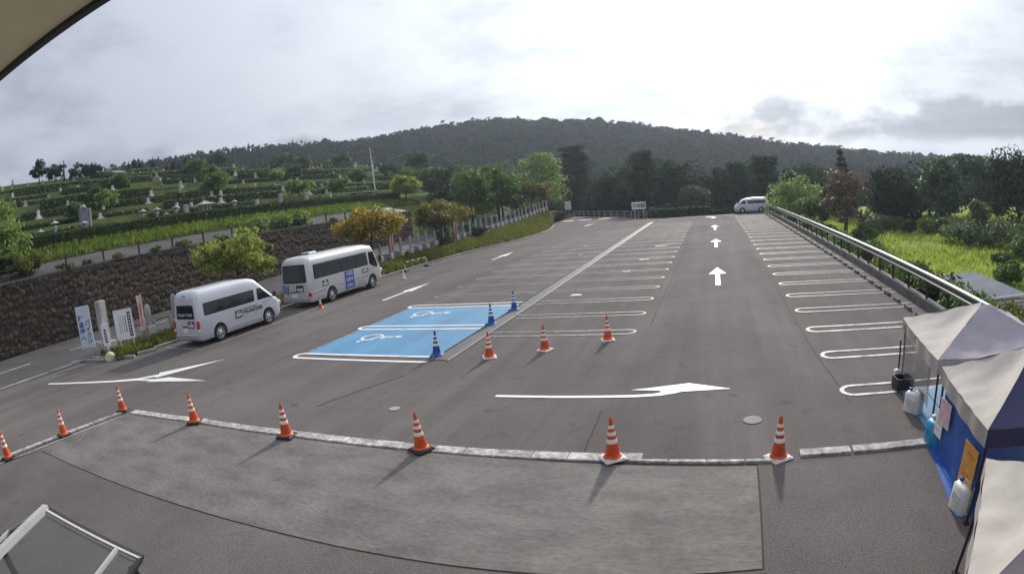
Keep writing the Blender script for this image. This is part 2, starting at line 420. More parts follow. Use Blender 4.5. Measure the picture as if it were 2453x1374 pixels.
mat('soil', (0.07, 0.055, 0.035), 0.95, spec=0.1, var=0.3, vscale=2, bump=0.4, bscale=15)
mat('grass_ground', (0.070, 0.100, 0.030), 0.95, spec=0.1, vscale=0.35, bump=0.5, bscale=8, col2=(0.130, 0.165, 0.050))
mat('meadow_ground', (0.14, 0.205, 0.03), 0.95, vscale=0.25, bump=0.6, bscale=4, col2=(0.29, 0.31, 0.06), spec=0.1)
mat('verge_ground', (0.085, 0.08, 0.03), 0.95, spec=0.1, vscale=0.9, bump=0.5, bscale=10, col2=(0.12, 0.10, 0.035))
mat('forest_floor', (0.030, 0.038, 0.020), 1.0, spec=0.0, var=0.3, vscale=0.05)
mat('bark', (0.055, 0.042, 0.033), 0.9, var=0.3, vscale=6, bump=0.6, bscale=20)
mat('bark_grey', (0.10, 0.09, 0.08), 0.9, var=0.3, vscale=6, bump=0.6, bscale=20)
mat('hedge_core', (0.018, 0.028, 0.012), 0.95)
leaf_mat('leaf_green', (0.048, 0.098, 0.024), (0.125, 0.190, 0.050))
leaf_mat('leaf_bright', (0.095, 0.16, 0.04), (0.235, 0.30, 0.095), trans=0.45)
leaf_mat('leaf_yellow', (0.11, 0.16, 0.03), (0.31, 0.33, 0.08), trans=0.5)
leaf_mat('leaf_autumn', (0.12, 0.155, 0.035), (0.30, 0.25, 0.055), (0.44, 0.22, 0.06), trans=0.5)
leaf_mat('leaf_mixed', (0.06, 0.10, 0.028), (0.17, 0.17, 0.05), (0.36, 0.19, 0.06), trans=0.45)
leaf_mat('leaf_red', (0.065, 0.060, 0.036), (0.13, 0.095, 0.065), (0.30, 0.20, 0.15), trans=0.3)
leaf_mat('leaf_dark', (0.018, 0.034, 0.014), (0.040, 0.062, 0.025), trans=0.25, rough=.8)
leaf_mat('leaf_pine', (0.040, 0.070, 0.036), (0.090, 0.135, 0.070), trans=0.3)
leaf_mat('leaf_hedge', (0.026, 0.048, 0.014), (0.060, 0.098, 0.026), trans=0.3)
leaf_mat('leaf_terrace', (0.080, 0.120, 0.040), (0.180, 0.235, 0.085), trans=0.4)
leaf_mat('leaf_vine', (0.05, 0.085, 0.03), (0.14, 0.18, 0.08), trans=0.35)
leaf_mat('grass_blade', (0.145, 0.22, 0.04), (0.345, 0.39, 0.09), trans=0.5)
leaf_mat('verge_leaf', (0.055, 0.085, 0.020), (0.13, 0.15, 0.035), (0.22, 0.15, 0.05), trans=0.4)
leaf_mat('bank_blade', (0.070, 0.115, 0.022), (0.19, 0.25, 0.045), trans=0.45)
leaf_mat('forest_leaf', (0.013, 0.024, 0.016), (0.026, 0.041, 0.026), trans=0.10, rough=1.0, spec=0.0)

# ================================================================ large structure: terrain
rng = np.random.default_rng(7)
random.seed(7)
def vnoise(x, y, s=1.0, seed=0):
    """cheap smooth value noise"""
    x = np.asarray(x, float) * s + seed * 17.3; y = np.asarray(y, float) * s - seed * 9.1
    return (np.sin(x * 1.0 + 1.3 * np.sin(y * 0.7)) + np.sin(y * 1.13 + 1.7 * np.sin(x * 0.6 + 2)) + 0.5 * np.sin(x * 2.3 + y * 1.9) + 0.5 * np.sin(x * 1.7 - y * 2.6 + 1)) / 3.0

ZB = [(11, .12), (25, .15), (33, .5), (40, .68), (51, .85), (59, 1.1), (68, 1.42), (77, 1.96), (83, 1.7), (92, .35), (130, .1)]
def zb(y): return lerp(ZB, y)
def rz(y): return max(0.0, zb(y) - 0.15)
XK = [(10, -21.75), (12.6, -21.65), (15, -21.6), (21, -21.15), (33, -21.05), (38.5, -20.95), (46, -20.4), (51, -19.4), (54, -18.9), (60, -18.8), (66.5, -19.5), (74, -21.2), (82, -23.4), (92, -26.4)]
def xk(y): return lerp(XK, y)

# big sheet to the horizon
def ground_pt(u, v):
    a = u * 2 * math.pi; r = 6.0 * (1.0 + v * 9) ** 3.0
    x, y = r * math.sin(a), r * math.cos(a)
    return (x, y + 40, -3.2 - 4.5 * min(1, max(0, (r - 120) / 300)))
tag(MB().grid(ground_pt, 64, 22).build('ground', M['forest_floor']), kind='structure')

# wooded ridge behind everything: ridge height by direction (degrees from +Y, metres, tree tops included)
RIDGE = [(-100, 52), (-80, 55), (-70, 55), (-58, 58), (-51, 58.5), (-45, 58), (-41, 57), (-37, 56.5), (-33.5, 55.5), (-30.5, 57), (-28.4, 59), (-24.3, 60.4), (-21, 61), (-18, 59.6), (-12.7, 55.8), (-9.9, 51.5), (-7.8, 49.8),
         (-3.8, 44.9), (.4, 40.5), (4.5, 34.7), (8.8, 29.6), (13, 25.6), (16.6, 23), (21.9, 19.6), (26.5, 16.4), (31.3, 15.3), (34, 14.2), (45, 13), (70, 14), (100, 16)]
def hill_s(az): return np.interp(az, [-52, -24], [.70, 1.0])        # the left end of the ridge lies nearer
def hill_z(az, r):
    s_ = hill_s(az); r = r / s_
    rid = np.interp(az, [a for a, b in RIDGE], [b for a, b in RIDGE]) - np.interp(az, [-20, 10], [8.0, 9.5])
    base = np.interp(az, [-60, -25, -5, 100], [9, 4, -6, -6])
    t = np.clip((r - 165) / 255, 0, 1); t = t * t * (3 - 2 * t)
    z = base + (rid - base) * t
    back = np.clip((r - 440) / 300, 0, 1)
    z = z * (1 - back) + back * (-4) + 1.5 * vnoise(az * 0.35, r * 0.03, 1.0, 2) * t
    return 4.24 + (z - 4.24) * s_
def hill_pt(u, v):
    az = -100 + 200 * u; r = 150 + 560 * v
    return (r * math.sin(R(az)), r * math.cos(R(az)), float(hill_z(az, r)))
tag(MB().grid(hill_pt, 130, 36).build('hill', M['forest_floor'], smooth=180), kind='structure')

def ico(sub=1):
    t = (1 + 5 ** .5) / 2
    v = np.array([(-1, t, 0), (1, t, 0), (-1, -t, 0), (1, -t, 0), (0, -1, t), (0, 1, t), (0, -1, -t), (0, 1, -t), (t, 0, -1), (t, 0, 1), (-t, 0, -1), (-t, 0, 1)], float)
    f = [(0, 11, 5), (0, 5, 1), (0, 1, 7), (0, 7, 10), (0, 10, 11), (1, 5, 9), (5, 11, 4), (11, 10, 2), (10, 7, 6), (7, 1, 8), (3, 9, 4), (3, 4, 2), (3, 2, 6), (3, 6, 8), (3, 8, 9), (4, 9, 5), (2, 4, 11), (6, 2, 10), (8, 6, 7), (9, 8, 1)]
    v = v / np.linalg.norm(v[0])
    for _ in range(sub):
        vv = [tuple(p) for p in v]; cache = {}; nf = []
        def mid(a, b):
            k = (min(a, b), max(a, b))
            if k not in cache:
                p = (np.array(vv[a]) + np.array(vv[b])); p /= np.linalg.norm(p); cache[k] = len(vv); vv.append(tuple(p))
            return cache[k]
        for a, b, c in f:
            d, e, g = mid(a, b), mid(b, c), mid(c, a); nf += [(a, d, g), (b, e, d), (c, g, e), (d, e, g)]
        v = np.array(vv); f = nf
    return v, np.array(f)
IV, IF = ico(1)
def blob_tree(kind, g):
    """coarse far tree, unit height: puffs of foliage cards over lumpy cores"""
    V = []; Fc = []
    def put(v, f):
        Fc.append(f + sum(len(a) for a in V)); V.append(v)
    if kind == 'cone':
        n = 5
        for i in range(n):
            z = .12 + .78 * i / n; r = .21 * (1 - i / n) + .03; k = 8
            a = np.arange(k) * 2 * np.pi / k + g.random(); rr = r * (0.7 + .6 * g.random(k))
            ring = np.stack([rr * np.cos(a), rr * np.sin(a), z - .04 + .04 * g.random(k)], 1)
            put(np.vstack([ring, [[0, 0, z + .26]]]), np.array([(j, (j + 1) % k, k) for j in range(k)]))
    else:
        m = {'round': 6, 'pine': 5}[kind]
        for i in range(m):
            if kind == 'round': c = np.array([g.normal(0, .2), g.normal(0, .2), .45 + .3 * g.random()]); s = np.array([.28, .28, .24]) * (0.7 + .5 * g.random())
            else: c = np.array([g.normal(0, .19), g.normal(0, .19), .5 + .42 * i / m]); s = np.array([.25, .25, .09]) * (0.7 + .6 * g.random()) * (1.15 - .1 * i)
            v = IV * s * (0.75 + 0.5 * g.random((len(IV), 1))) + c
            put(v, IF)
        if kind == 'pine':
            k = 4; a = np.arange(k) * 2 * np.pi / k
            b = np.stack([.02 * np.cos(a), .02 * np.sin(a), 0 * a], 1); t = b * .6 + [0, 0, .85]
            put(np.vstack([b, t]), np.array([q for j in range(k) for q in ((j, (j + 1) % k, k + (j + 1) % k), (j, k + (j + 1) % k, k + j))]))
    return np.vstack(V), np.vstack(Fc)
def leaves(g, C_, Rr, n, size, up=.3, shell=.45, aspect=.62):
    """n leaf quads per clump; C_ (k,3) clump centres, Rr (k,3) clump radii"""
    k = len(C_); N_ = k * n
    d = g.normal(size=(N_, 3)); d /= np.linalg.norm(d, axis=1, keepdims=True)
    r = shell + (1 - shell) * g.random((N_, 1)) ** .6
    ctr = np.repeat(C_, n, 0) + d * r * np.repeat(Rr, n, 0)
    nn = d * .6 + g.normal(size=(N_, 3)) * .55 + [0, 0, up]; nn /= np.linalg.norm(nn, axis=1, keepdims=True)
    a = np.cross(nn, g.normal(size=(N_, 3))); a /= np.linalg.norm(a, axis=1, keepdims=True) + 1e-9
    b = np.cross(nn, a); s = size * (.6 + .8 * g.random((N_, 1)))
    a = a * s; b = b * s * aspect
    return np.stack([ctr - a, ctr - b * .9, ctr + a, ctr + b * .9], 1)
def forest():
    g = np.random.default_rng(3)
    var = {k: [blob_tree(k, g) for _ in range(5)] for k in ('cone', 'round', 'pine')}
    VV = []; FF = []; off = 0
    spots = []
    for _ in range(5200):
        az = g.uniform(-82, 60); r = 170 + 265 * g.random() ** 0.7
        spots.append((az, r, 1.0))
    for _ in range(650):
        spots.append((g.uniform(-22, 62), g.uniform(118, 175), 1.0))
    az = -80.0
    while az < 60:                                   # the skyline row, tree by tree
        spots.append((az, g.uniform(405, 432), 1.0)); az += g.uniform(0.18, 0.5)
    for az, r, k in spots:
        ridge = r > 400; r = r * float(hill_s(az))
        if az < -25 and -101 < r * math.sin(R(az)) and r * math.cos(R(az)) < 152: continue
        con = az < -38 + g.normal(0, 3)
        kind = 'cone' if (con and g.random() < .85) else ('pine' if g.random() < (.45 if ridge else .2) else 'round')
        h = g.uniform(5.5, 9.5) * (1.15 if kind == 'cone' else 1.0) * (1.25 if ridge and g.random() < .12 else 1)
        v, f = var[kind][g.integers(5)]
        a = g.random() * 6.28; c, s = math.cos(a), math.sin(a)
        w = h * g.uniform(.95, 1.35) if kind != 'cone' else h * g.uniform(.8, 1.1)
        if r < 250: pass
        P = np.stack([(v[:, 0] * c - v[:, 1] * s) * w, (v[:, 0] * s + v[:, 1] * c) * w, v[:, 2] * h], 1)
        P += [r * math.sin(R(az)), r * math.cos(R(az)), float(hill_z(az, r)) - .5]
        VV.append(P); FF.append(f + off); off += len(v)
    # the trees that stand out on the skyline and over the slope get leafy, ragged crowns
    CC = []; RR = []
    for az in list(np.arange(-80, 60, .23)):
        az += g.normal(0, .08); r = g.uniform(408, 430) * float(hill_s(az)); z = float(hill_z(az, r)); con = az < -36 + g.normal(0, 3); h = g.uniform(4.0, 8.0) * (1.35 if g.random() < .2 else 1)
        x, y = r * math.sin(R(az)), r * math.cos(R(az))
        if con:
            for k in range(6): f = (k + .5) / 6; CC.append((x, y, z + h * 1.1 * f)); RR.append((1.7 * (1 - f) + .25, 1.7 * (1 - f) + .25, h * .12))
        else:
            for k in range(7): CC.append((x + g.normal(0, 1.3), y + g.normal(0, 1.3), z + h * g.uniform(.25, 1.0))); RR.append(np.array((1.6, 1.6, 1.2)) * g.uniform(.6, 1.25))
    for _ in range(1700):
        az = g.uniform(-60, 55); r = (190 + 225 * g.random() ** .6) * float(hill_s(az))
        if az < -25 and -101 < r * math.sin(R(az)) and r * math.cos(R(az)) < 152: continue
        z = float(hill_z(az, r)); h = g.uniform(6, 9.5); x, y = r * math.sin(R(az)), r * math.cos(R(az))
        for k in range(4): CC.append((x + g.normal(0, 1.5), y + g.normal(0, 1.5), z + h * g.uniform(.6, 1.05))); RR.append(np.array((1.7, 1.7, 1.0)) * g.uniform(.6, 1.25))
    Q = leaves(g, np.array(CC), np.array(RR), 13, .75, shell=.3)
    VV.append(Q.reshape(-1, 3)); i4 = np.arange(len(Q))[:, None] * 4 + off; FF.append(np.concatenate([i4 + [[0, 1, 2]], i4 + [[0, 2, 3]]])); off += len(Q) * 4
    me = tris_mesh('forest', np.vstack(VV), np.vstack(FF), M['forest_leaf'])
    tag(link('forest', me), 'hazy dark forest covering the long ridge behind the parking lot', 'forest', kind='stuff')
forest()

# ---------------------------------------------------------------- parking lot, road, apron
lot_poly = [(-24.3, -14), (7.22, -14), (7.22, 71.5), (6.9, 75.6), (-.5, 75.2), (-6, 74.2), (-8.4, 75.4), (-12.5, 81), (-21, 92.5), (-28, 104), (-42, 122), (-48, 117)] + [(xk(y), y) for y in (92, 82, 74, 66.5, 60, 54, 51, 46, 38.5, 33, 21, 15, 12.6)] + [(-22.4, 11.5), (-24.3, 11.2)]
lot = tag(MB().sheet(lot_poly, 0.0).build('parking_lot', M['asphalt']), kind='structure')
# coarse resurfaced strip in front of the apron and to its right
MB().sheet([(-24.2, -13), (7.1, -13), (7.1, 8.2), (.66, 8.02), (.66, 5.36), (-2.2, 5.08), (-6.2, 4.84), (-9.9, 4.53), (-14.2, 4.24), (-15.6, -12)], 0.004).build('coarse_asphalt', M['asphalt_coarse'], lot)
rm = MB()
ys = [-20 + 5 * i for i in range(34)]
rm.grid(lambda u, v: (-33.2 + 8.9 * u, -20 + 165 * v, rz(-20 + 165 * v) + .003), 3, 66)
road = tag(rm.build('road', M['asphalt_road']), kind='structure')
for k in range(20):
    y0 = 7.1 + 5.05 * k
    if 24 < y0 < 34: continue
    rmk = MB(); rmk.grid(lambda u, v: (-28.78 + .16 * u, y0 + 2.25 * v, rz(y0 + 2.25 * v) + .010), 1, 3)
    rmk.build('lane_dash', M['paint_white'], road)
g_ = MB()
for k in range(13): g_.box((-24.42, -1.6 + k * 1.0, .02), (.34, .985, .07))
gut = tag(empty('gutter', (0, 0, 0)), kind='structure')
for k in range(13):
    MB().bevbox((-24.42, -1.6 + k * 1.0, .022), (.34, .985, .07), .012).build('gutter_block', M['kerb_grey'], gut)

apron = tag(MB().sheet([(-14.30, 4.22), (-9.9, 4.53), (-6.2, 4.84), (-2.2, 5.08), (.66, 5.36), (.66, 8.10), (-3.6, 8.22), (-8.25, 8.06), (-11.5, 7.86), (-14.45, 7.5)], 0.002).build('apron', M['crack']), kind='structure')
def shrink(poly, d):
    n = len(poly); out = []
    for i in range(n):
        a, b, c = Vector(poly[i - 1]), Vector(poly[i]), Vector(poly[(i + 1) % n])
        e1 = (b - a).normalized(); e2 = (c - b).normalized()
        n1 = Vector((-e1.y, e1.x)); n2 = Vector((-e2.y, e2.x)); m = (n1 + n2); m /= max(.3, m.dot(n1))
        out.append(tuple(b + m * d))
    return out
def ap_lo(x): return lerp([(-14.3, 4.22), (-9.9, 4.53), (-6.2, 4.84), (-2.2, 5.08), (.66, 5.36)], x)
def ap_hi(x): return lerp([(-14.45, 7.46), (-11.5, 7.80), (-8.25, 8.0), (-3.6, 8.14), (.66, 8.02)], x)
for a, b in ((-14.35, -7.1), (-7.1, .63)):
    xs = [a + (b - a) * k / 6 for k in range(7)]
    MB().sheet([(x, ap_lo(x) + .035) for x in xs] + [(x, ap_hi(x)) for x in reversed(xs)], 0.010).build('concrete_slab', M['concrete_apron'], apron)

def stroke(pts, w):
    out = []; back = []
    for i, p in enumerate(pts):
        a = Vector(pts[max(0, i - 1)]); b = Vector(pts[min(len(pts) - 1, i + 1)]); d = (b - a).normalized(); n = Vector((-d.y, d.x)) * w / 2
        out.append(tuple(Vector(p) + n)); back.append(tuple(Vector(p) - n))
    return out + back[::-1]
# worn pale kerb stones along the apron's edge
def along(pts, step):
    out = []; carry = 0.0
    for a, b in zip(pts[:-1], pts[1:]):
        a, b = Vector(a), Vector(b); d = (b - a); l = d.length; u = d / l; t = carry
        while t < l: out.append((a + u * t, math.atan2(u.y, u.x))); t += step
        carry = t - l
    return out
kerb = tag(empty('kerb', (0, 0, 0)), kind='structure')
g2 = random.Random(5)
for p, a in along([(-14.2, 7.60), (-11.55, 7.94), (-8.25, 8.15), (-5.24, 8.26), (-1.73, 8.33), (-1.5, 8.33)], .62):
    MB().bevbox((p.x + .3 * math.cos(a), p.y + .3 * math.sin(a), .008 + g2.uniform(-.003, .004)), (.610, .27 + g2.uniform(-.01, .01), .06), .014, a + g2.uniform(-.006, .006)).build('kerb_stone', M['kerbstone'], kerb)
for p, a in along([(-1.4, 8.22), (.5, 8.17)], .62):
    MB().bevbox((p.x + .3 * math.cos(a), p.y + .3 * math.sin(a), .018), (.605, .09, .05), .012, a).build('kerb_stone', M['kerbstone'], kerb)
for p, a in along([(-15.45, -1.0), (-15.05, 3.0), (-14.62, 7.35)], .62):
    MB().bevbox((p.x + .3 * math.cos(a), p.y + .3 * math.sin(a), .008 + g2.uniform(-.003, .004)), (.610, .20, .06), .014, a + g2.uniform(-.006, .006)).build('kerb_stone', M['kerbstone'], kerb)
MB().sheet(stroke([(-15.03, -1.0), (-14.66, 3.0), (-14.30, 7.2)], .05)[::-1], .014).build('edge_line', M['paint_white'], kerb)
for x0, x1 in ((1.37, 2.27), (2.30, 3.85)):
    MB().bevbox(((x0 + x1) / 2, 8.37, .02), (x1 - x0 - .01, .23, .05), .01).build('kerb_stone', M['kerbstone'], kerb)
# kerb round the planted verge
kp = [(-24.1, 11.35), (-22.6, 11.6), (-21.95, 11.9)] + [(xk(y), y) for y in (12.6, 15, 18, 21, 27, 33, 38.5, 42, 46, 48.5, 51, 54, 57, 60, 63, 66.5, 70, 74, 78, 82, 87, 92)]
vk = tag(empty('verge_kerb', (0, 0, 0)), kind='structure')
for p, a in along(kp, .99):
    if p.y > 75: continue
    MB().bevbox((p.x + .49 * math.cos(a), p.y + .49 * math.sin(a), .055), (.985, .15, .13), .015, a).build('kerb_block', M['kerb_grey'], vk)
# planted verge between lot and road
def verge_pt(u, v):
    y = 11.6 + 78 * v; xr = xk(y) - .06; xl = -24.25
    t = u
    if t < .45: x = xr + (-22.9 - xr) * (t / .45); z = .11 + (zb(y) - .11) * (t / .45) ** .9
    else: x = -22.9 + (xl + 22.9) * ((t - .45) / .55); z = zb(y) + (rz(y) + .02 - zb(y)) * max(0, (t - .8) / .2)
    return (x, y, z + .03 * float(vnoise(x, y, 2.1)) * (0 if u in (0, 1) else 1))
tag(MB().grid(verge_pt, 12, 120).build('verge', M['verge_ground'], smooth=180), kind='structure')

# ---------------------------------------------------------------- painted markings (parts of the lot)
def mark(name, polys, m='paint_white', z=.012, label=None):
    b = MB()
    for i, q in enumerate(polys): b.sheet(q, z)
    o = b.build(name, M[m], lot)
    if label: o['label'] = label
    return o
def u_mark(x_tip, x_end, y, m='paint_white', hw=.27, w=.13, z=.012):
    """hairpin bay line: two parallel lines joined by a round tip at x_tip"""
    s = 1 if x_end > x_tip else -1
    outer = []; inner = []
    ro, ri = hw + w / 2, hw - w / 2
    cx = x_tip + s * ro
    for k in range(9):
        a = math.pi / 2 + math.pi * k / 8
        outer.append((cx + s * ro * math.cos(a), y + ro * math.sin(a))); inner.append((cx + s * ri * math.cos(a), y + ri * math.sin(a)))
    poly = [(x_end, y + ro)] + outer + [(x_end, y - ro), (x_end, y - ri)] + inner[::-1] + [(x_end, y + ri)]
    return mark('bay_line', [poly], m, z)
for i in range(25):
    u_mark(2.60, 7.10, 11.085 + 2.5 * i, 'paint_white' if i < 3 else 'paint_old', .27, .105)
for i in range(20):
    u_mark(-2.48, -7.22, 16.62 + 2.5 * i, 'paint_old' if i < 3 else 'paint_ghost' if i < 6 else 'paint_old', .25, .095)
for i in range(15):
    u_mark(-13.0, -7.85, 24.0 + 2.5 * i, 'paint_ghost' if i < 2 else 'paint_old', .20, .11)
# accessible bays
mark('blue_bay', [[(-12.80, 14.06), (-7.86, 14.06), (-7.86, 17.42), (-12.80, 17.42)], [(-12.80, 17.98), (-7.86, 17.98), (-7.86, 21.30), (-12.80, 21.30)]], 'paint_blue', .008)
mark('blue_bay', [[(-12.80, 17.42), (-7.86, 17.42), (-7.86, 17.98), (-12.80, 17.98)]], 'paint_blue', .0075)
for y in (13.80, 17.70, 21.58): u_mark(-13.08, -7.86, y, 'paint_fresh', .26, .15, .014)
mark('bay_edge', [[(-12.84, 14.2), (-12.77, 14.2), (-12.77, 17.3), (-12.84, 17.3)], [(-12.84, 18.1), (-12.77, 18.1), (-12.77, 21.2), (-12.84, 21.2)]], 'paint_old', .0125)
def ring(cx, cy, r0, r1, a0, a1, n=18):
    A = [a0 + (a1 - a0) * k / n for k in range(n + 1)]
    return [(cx + r1 * math.cos(R(a)), cy + r1 * math.sin(R(a))) for a in A] + [(cx + r0 * math.cos(R(a)), cy + r0 * math.sin(R(a))) for a in reversed(A)]
for cy in (16.2, 20.0):                     # wheelchair sign lying on the bay, head towards the drain
    T = lambda q: [(x, y + cy - 16.2) for x, y in q]
    pic = [[(-10.47 + .13 * math.cos(k * .5236), 16.36 + .13 * math.sin(k * .5236)) for k in range(12)],
           stroke([(-10.66, 16.34), (-11.32, 16.28), (-11.36, 15.96), (-11.74, 15.78), (-11.70, 15.56)], .12),
           stroke([(-10.98, 16.30), (-11.0, 16.02)], .09),
           ring(-11.50, 16.26, .33, .43, 25, 300)]
    for k, q in enumerate(pic): mark('wheelchair_sign', [T(q)], 'paint_fresh', .016 + .0012 * k)
# direction arrows
def arrow(x, y0, y1, sw=.22, hw=.85, hl=2.1, m='paint_fresh'):
    return mark('arrow', [[(x - sw / 2, y0), (x + sw / 2, y0), (x + sw / 2, y1 - hl), (x + hw / 2, y1 - hl), (x, y1), (x - hw / 2, y1 - hl), (x - sw / 2, y1 - hl)]], m)
arrow(.02, 23.9, 29.0); arrow(.04, 38.0, 43.6); arrow(.04, 52.0, 57.7)
mark('arrow', [[(-.15, 69.4), (.35, 69.4), (.1, 70.9), (-.4, 71.9), (-.9, 72.4), (-1.1, 71.9), (-.5, 71.3)]], 'paint_fresh')
for y0, y1 in ((23.4, 28.4), (37.9, 42.4)): arrow(-15.6, y0, y1, .17, .62, 2.6)
mark('arrow', [[(-15.95, 68.6), (-15.55, 68.6), (-15.35, 70.6), (-14.95, 71.2), (-15.3, 71.4), (-15.8, 70.6)]], 'paint_fresh')
mark('turn_arrow', [[(-4.84, 11.045), (-3.2, 11.075), (-1.75, 11.125), (-1.25, 11.20), (-.95, 11.32), (-.80, 11.42), (.26, 11.53), (-.68, 11.95), (-1.92, 11.56), (-1.30, 11.50), (-1.22, 11.42), (-1.40, 11.32), (-1.80, 11.265), (-3.2, 11.205), (-4.84, 11.175)]], 'paint_fresh')
mark('turn_arrow', [[(-22.06, 7.78), (-18.6, 9.28), (-17.5, 9.83), (-16.72, 10.02), (-16.83, 9.86), (-15.9, 10.18), (-14.26, 10.68), (-16.3, 10.58), (-16.75, 10.22), (-17.45, 10.02), (-17.05, 10.40), (-16.85, 10.38), (-15.82, 12.96), (-17.35, 10.86), (-17.18, 10.72), (-17.7, 10.05), (-18.7, 9.46), (-22.14, 7.94)]], 'paint_fresh')
# thin lines of the coach bays
def line(x0, y0, x1, y1, w=.10, m='paint_old'): mark('bay_line', [stroke([(x0, y0), (x1, y1)], w)][:1] if False else [stroke([(x0, y0), (x1, y1)], w)[::-1]], m)
line(-18.42, 15.0, -18.45, 31.2); line(-21.2, 13.9, -18.5, 13.9, .1); line(-20.9, 31.0, -17.6, 31.0, .1); line(-20.9, 21.0, -18.5, 21.0, .1)
for x, y, w in ((-3.9, 40.6, .9), (-4.3, 33.5, .6), (-4.7, 29.0, .45), (-10.1, 43.8, .5), (-5.9, 23.0, .5), (-9.2, 38.0, .3)):
    mark('paint_patch', [[(x - w / 2, y - .16), (x + w / 2, y - .13), (x + w / 2 - .03, y + .15), (x - w / 2 + .04, y + .17)]], 'paint_white')
for x in (-21.8, -19.0, -16.2): mark('stop_dash', [[(x - .9, 83.0), (x + .9, 83.0), (x + .9, 84.6), (x - .9, 84.6)]], 'paint_fresh')
# white end lines of the lot
line(-27.5, 100.5, -10.5, 80.0, .35, 'paint_white'); line(-.2, 74.6, 6.6, 74.9, .25, 'paint_old'); line(-6.0, 73.7, -.2, 74.6, .2, 'paint_old')
# seams and cracks in the asphalt
def crack(pts, w): 
    gg = random.Random(len(pts) * 7 + int(abs(pts[0][0]) * 10)); q = []
    for a, b in zip(pts[:-1], pts[1:]):
        for k in range(8): q.append((a[0] + (b[0] - a[0]) * k / 8 + gg.uniform(-.02, .02), a[1] + (b[1] - a[1]) * k / 8 + gg.uniform(-.02, .02)))
    mark('seam', [stroke(q + [pts[-1]], w)[::-1]], 'crack', .0065)
crack([(-2.33, 10.4), (-2.24, 8.45)], .03)
crack([(-2.15, 17.3), (-2.1, 40), (-2.1, 72)], .03)
crack([(2.72, 10.4), (2.5, 13.6), (2.42, 20), (2.4, 45)], .018)
crack([(-8.9, 9.8), (-8.5, 10.9), (-7.9, 12.4)], .03)
crack([(.66, 5.3), (.66, 2.5), (.7, 0)], .035)
crack([(-14.3, 4.2), (-15.2, 1.0)], .03)
for x, y, r in ((-6.82, 10.04, .13), (.64, 9.83, .18)):
    o = MB().lathe([(r, 0), (r, .010), (r - .02, .014), (r * .5, .0145), (0.004, .0145)], 24, (x, y, .004)).build('manhole_cover', M['kerb_grey'], lot, smooth=30)

# ---------------------------------------------------------------- drain channel with gratings
dr = tag(empty('drain_channel', (-7.52, 13.75, 0)), 'long grey drain channel with gratings running down the middle of the lot', 'drain')
for s, w in ((-1, .05), (1, .05)):
    MB().box((s * .235 + (.02 if s > 0 else -.02), 27.1, .012), (w, 54.4, .03)).build('edge_frame', M['metal_grey' if s > 0 else 'crack'], dr)
MB().sheet([(-.24, 0), (.24, 0), (.24, 54.2), (-.24, 54.2)], .005).build('channel_bed', M['joint'], dr)
gb = MB()
gb.box((-.195, 0, .012), (.03, .985, .02)); gb.box((.195, 0, .012), (.03, .985, .02))
for k in range(12): gb.box((0, -.46 + .0836 * k, .012), (.36, .052, .018))
gme = gb.mesh('grating', M['iron_grate'])
for k in range(54): link('grating', gme, dr, (0, .5 + k * 1.0, 0))

# ---------------------------------------------------------------- left hillside: retaining wall, bank, cemetery terraces
WX = -33.0
wall = empty('retaining_wall', (WX, 0, 0), 0, 'tall dark rubble stone retaining wall along the left road', 'wall')
wb = MB(); wb.grid(lambda u, v: (0.0, -14 + 71.5 * u, (rz(-14 + 71.5 * u) - .4) * (1 - v) + 3.95 * v), 40, 1)
wb.grid(lambda u, v: (-9.0 * u, 57.5, .3 * (1 - v) + 3.95 * v), 3, 1)
wb.build('mortar_face', M['wall_mortar'], wall)
cb = MB()
for k in range(36): pass
stone_meshes = []
def stone_mesh(g, i):
    b = MB(); n = 7
    A = [2 * math.pi * (k + g.uniform(-.25, .25)) / n for k in range(n)]
    def rr(a): c, s = abs(math.cos(a)), abs(math.sin(a)); return .5 / max(c, s) ** .72
    o = [(0.0, rr(a) * math.cos(a), rr(a) * math.sin(a)) for a in A]
    m_ = [(.07, y * .96, z * .96) for x, y, z in o]
    t = [(.12 + g.uniform(-.02, .03), y * .66, z * .66) for x, y, z in o]
    P = o + m_ + t + [(.135, 0, 0)]
    fs = []
    for r_ in (0, n):
        for k in range(n): fs.append((r_ + k, r_ + (k + 1) % n, r_ + n + (k + 1) % n, r_ + n + k))
    for k in range(n): fs.append((2 * n + k, 2 * n + (k + 1) % n, 3 * n))
    b.add(P, fs); return b.mesh('stone', M['wall_stone'], 40)
g3 = random.Random(11)
stone_meshes = [stone_mesh(g3, i) for i in range(10)]
stones = []
row = 0; z = 0.0
while z < 3.85:
    h = g3.uniform(.25, .34); h = min(h, 3.95 - z) if 3.95 - z < .55 else h
    y = -13.5 + g3.uniform(0, .4)
    while y < 57.2:
        w = g3.uniform(.22, .46); zc = z + h / 2 + .10 * math.sin(y * .9 + row * 1.9) + g3.uniform(-.15, .15); hh = h * g3.uniform(.85, 1.22)
        zc = min(zc, 3.92 - hh / 2)
        if zc + hh / 2 > rz(y) + .1: stones.append((y + w / 2, zc, w * 1.18, hh * 1.2, g3.randrange(10), g3.uniform(-.7, .7), g3.uniform(.3, .75)))
        y += w
    z += h; row += 1
vis = sorted([s for s in stones if s[0] > 8.3], key=lambda s: s[0])
near, rest = vis[:300], vis[300:] + [s for s in stones if s[0] <= 8.3]
for y, z, w, h, k, a, d in near: link('stone', stone_meshes[k], wall, (0, y, z), (a, 0, 0), (d, w, h))
VV = []; FF = []; off = 0
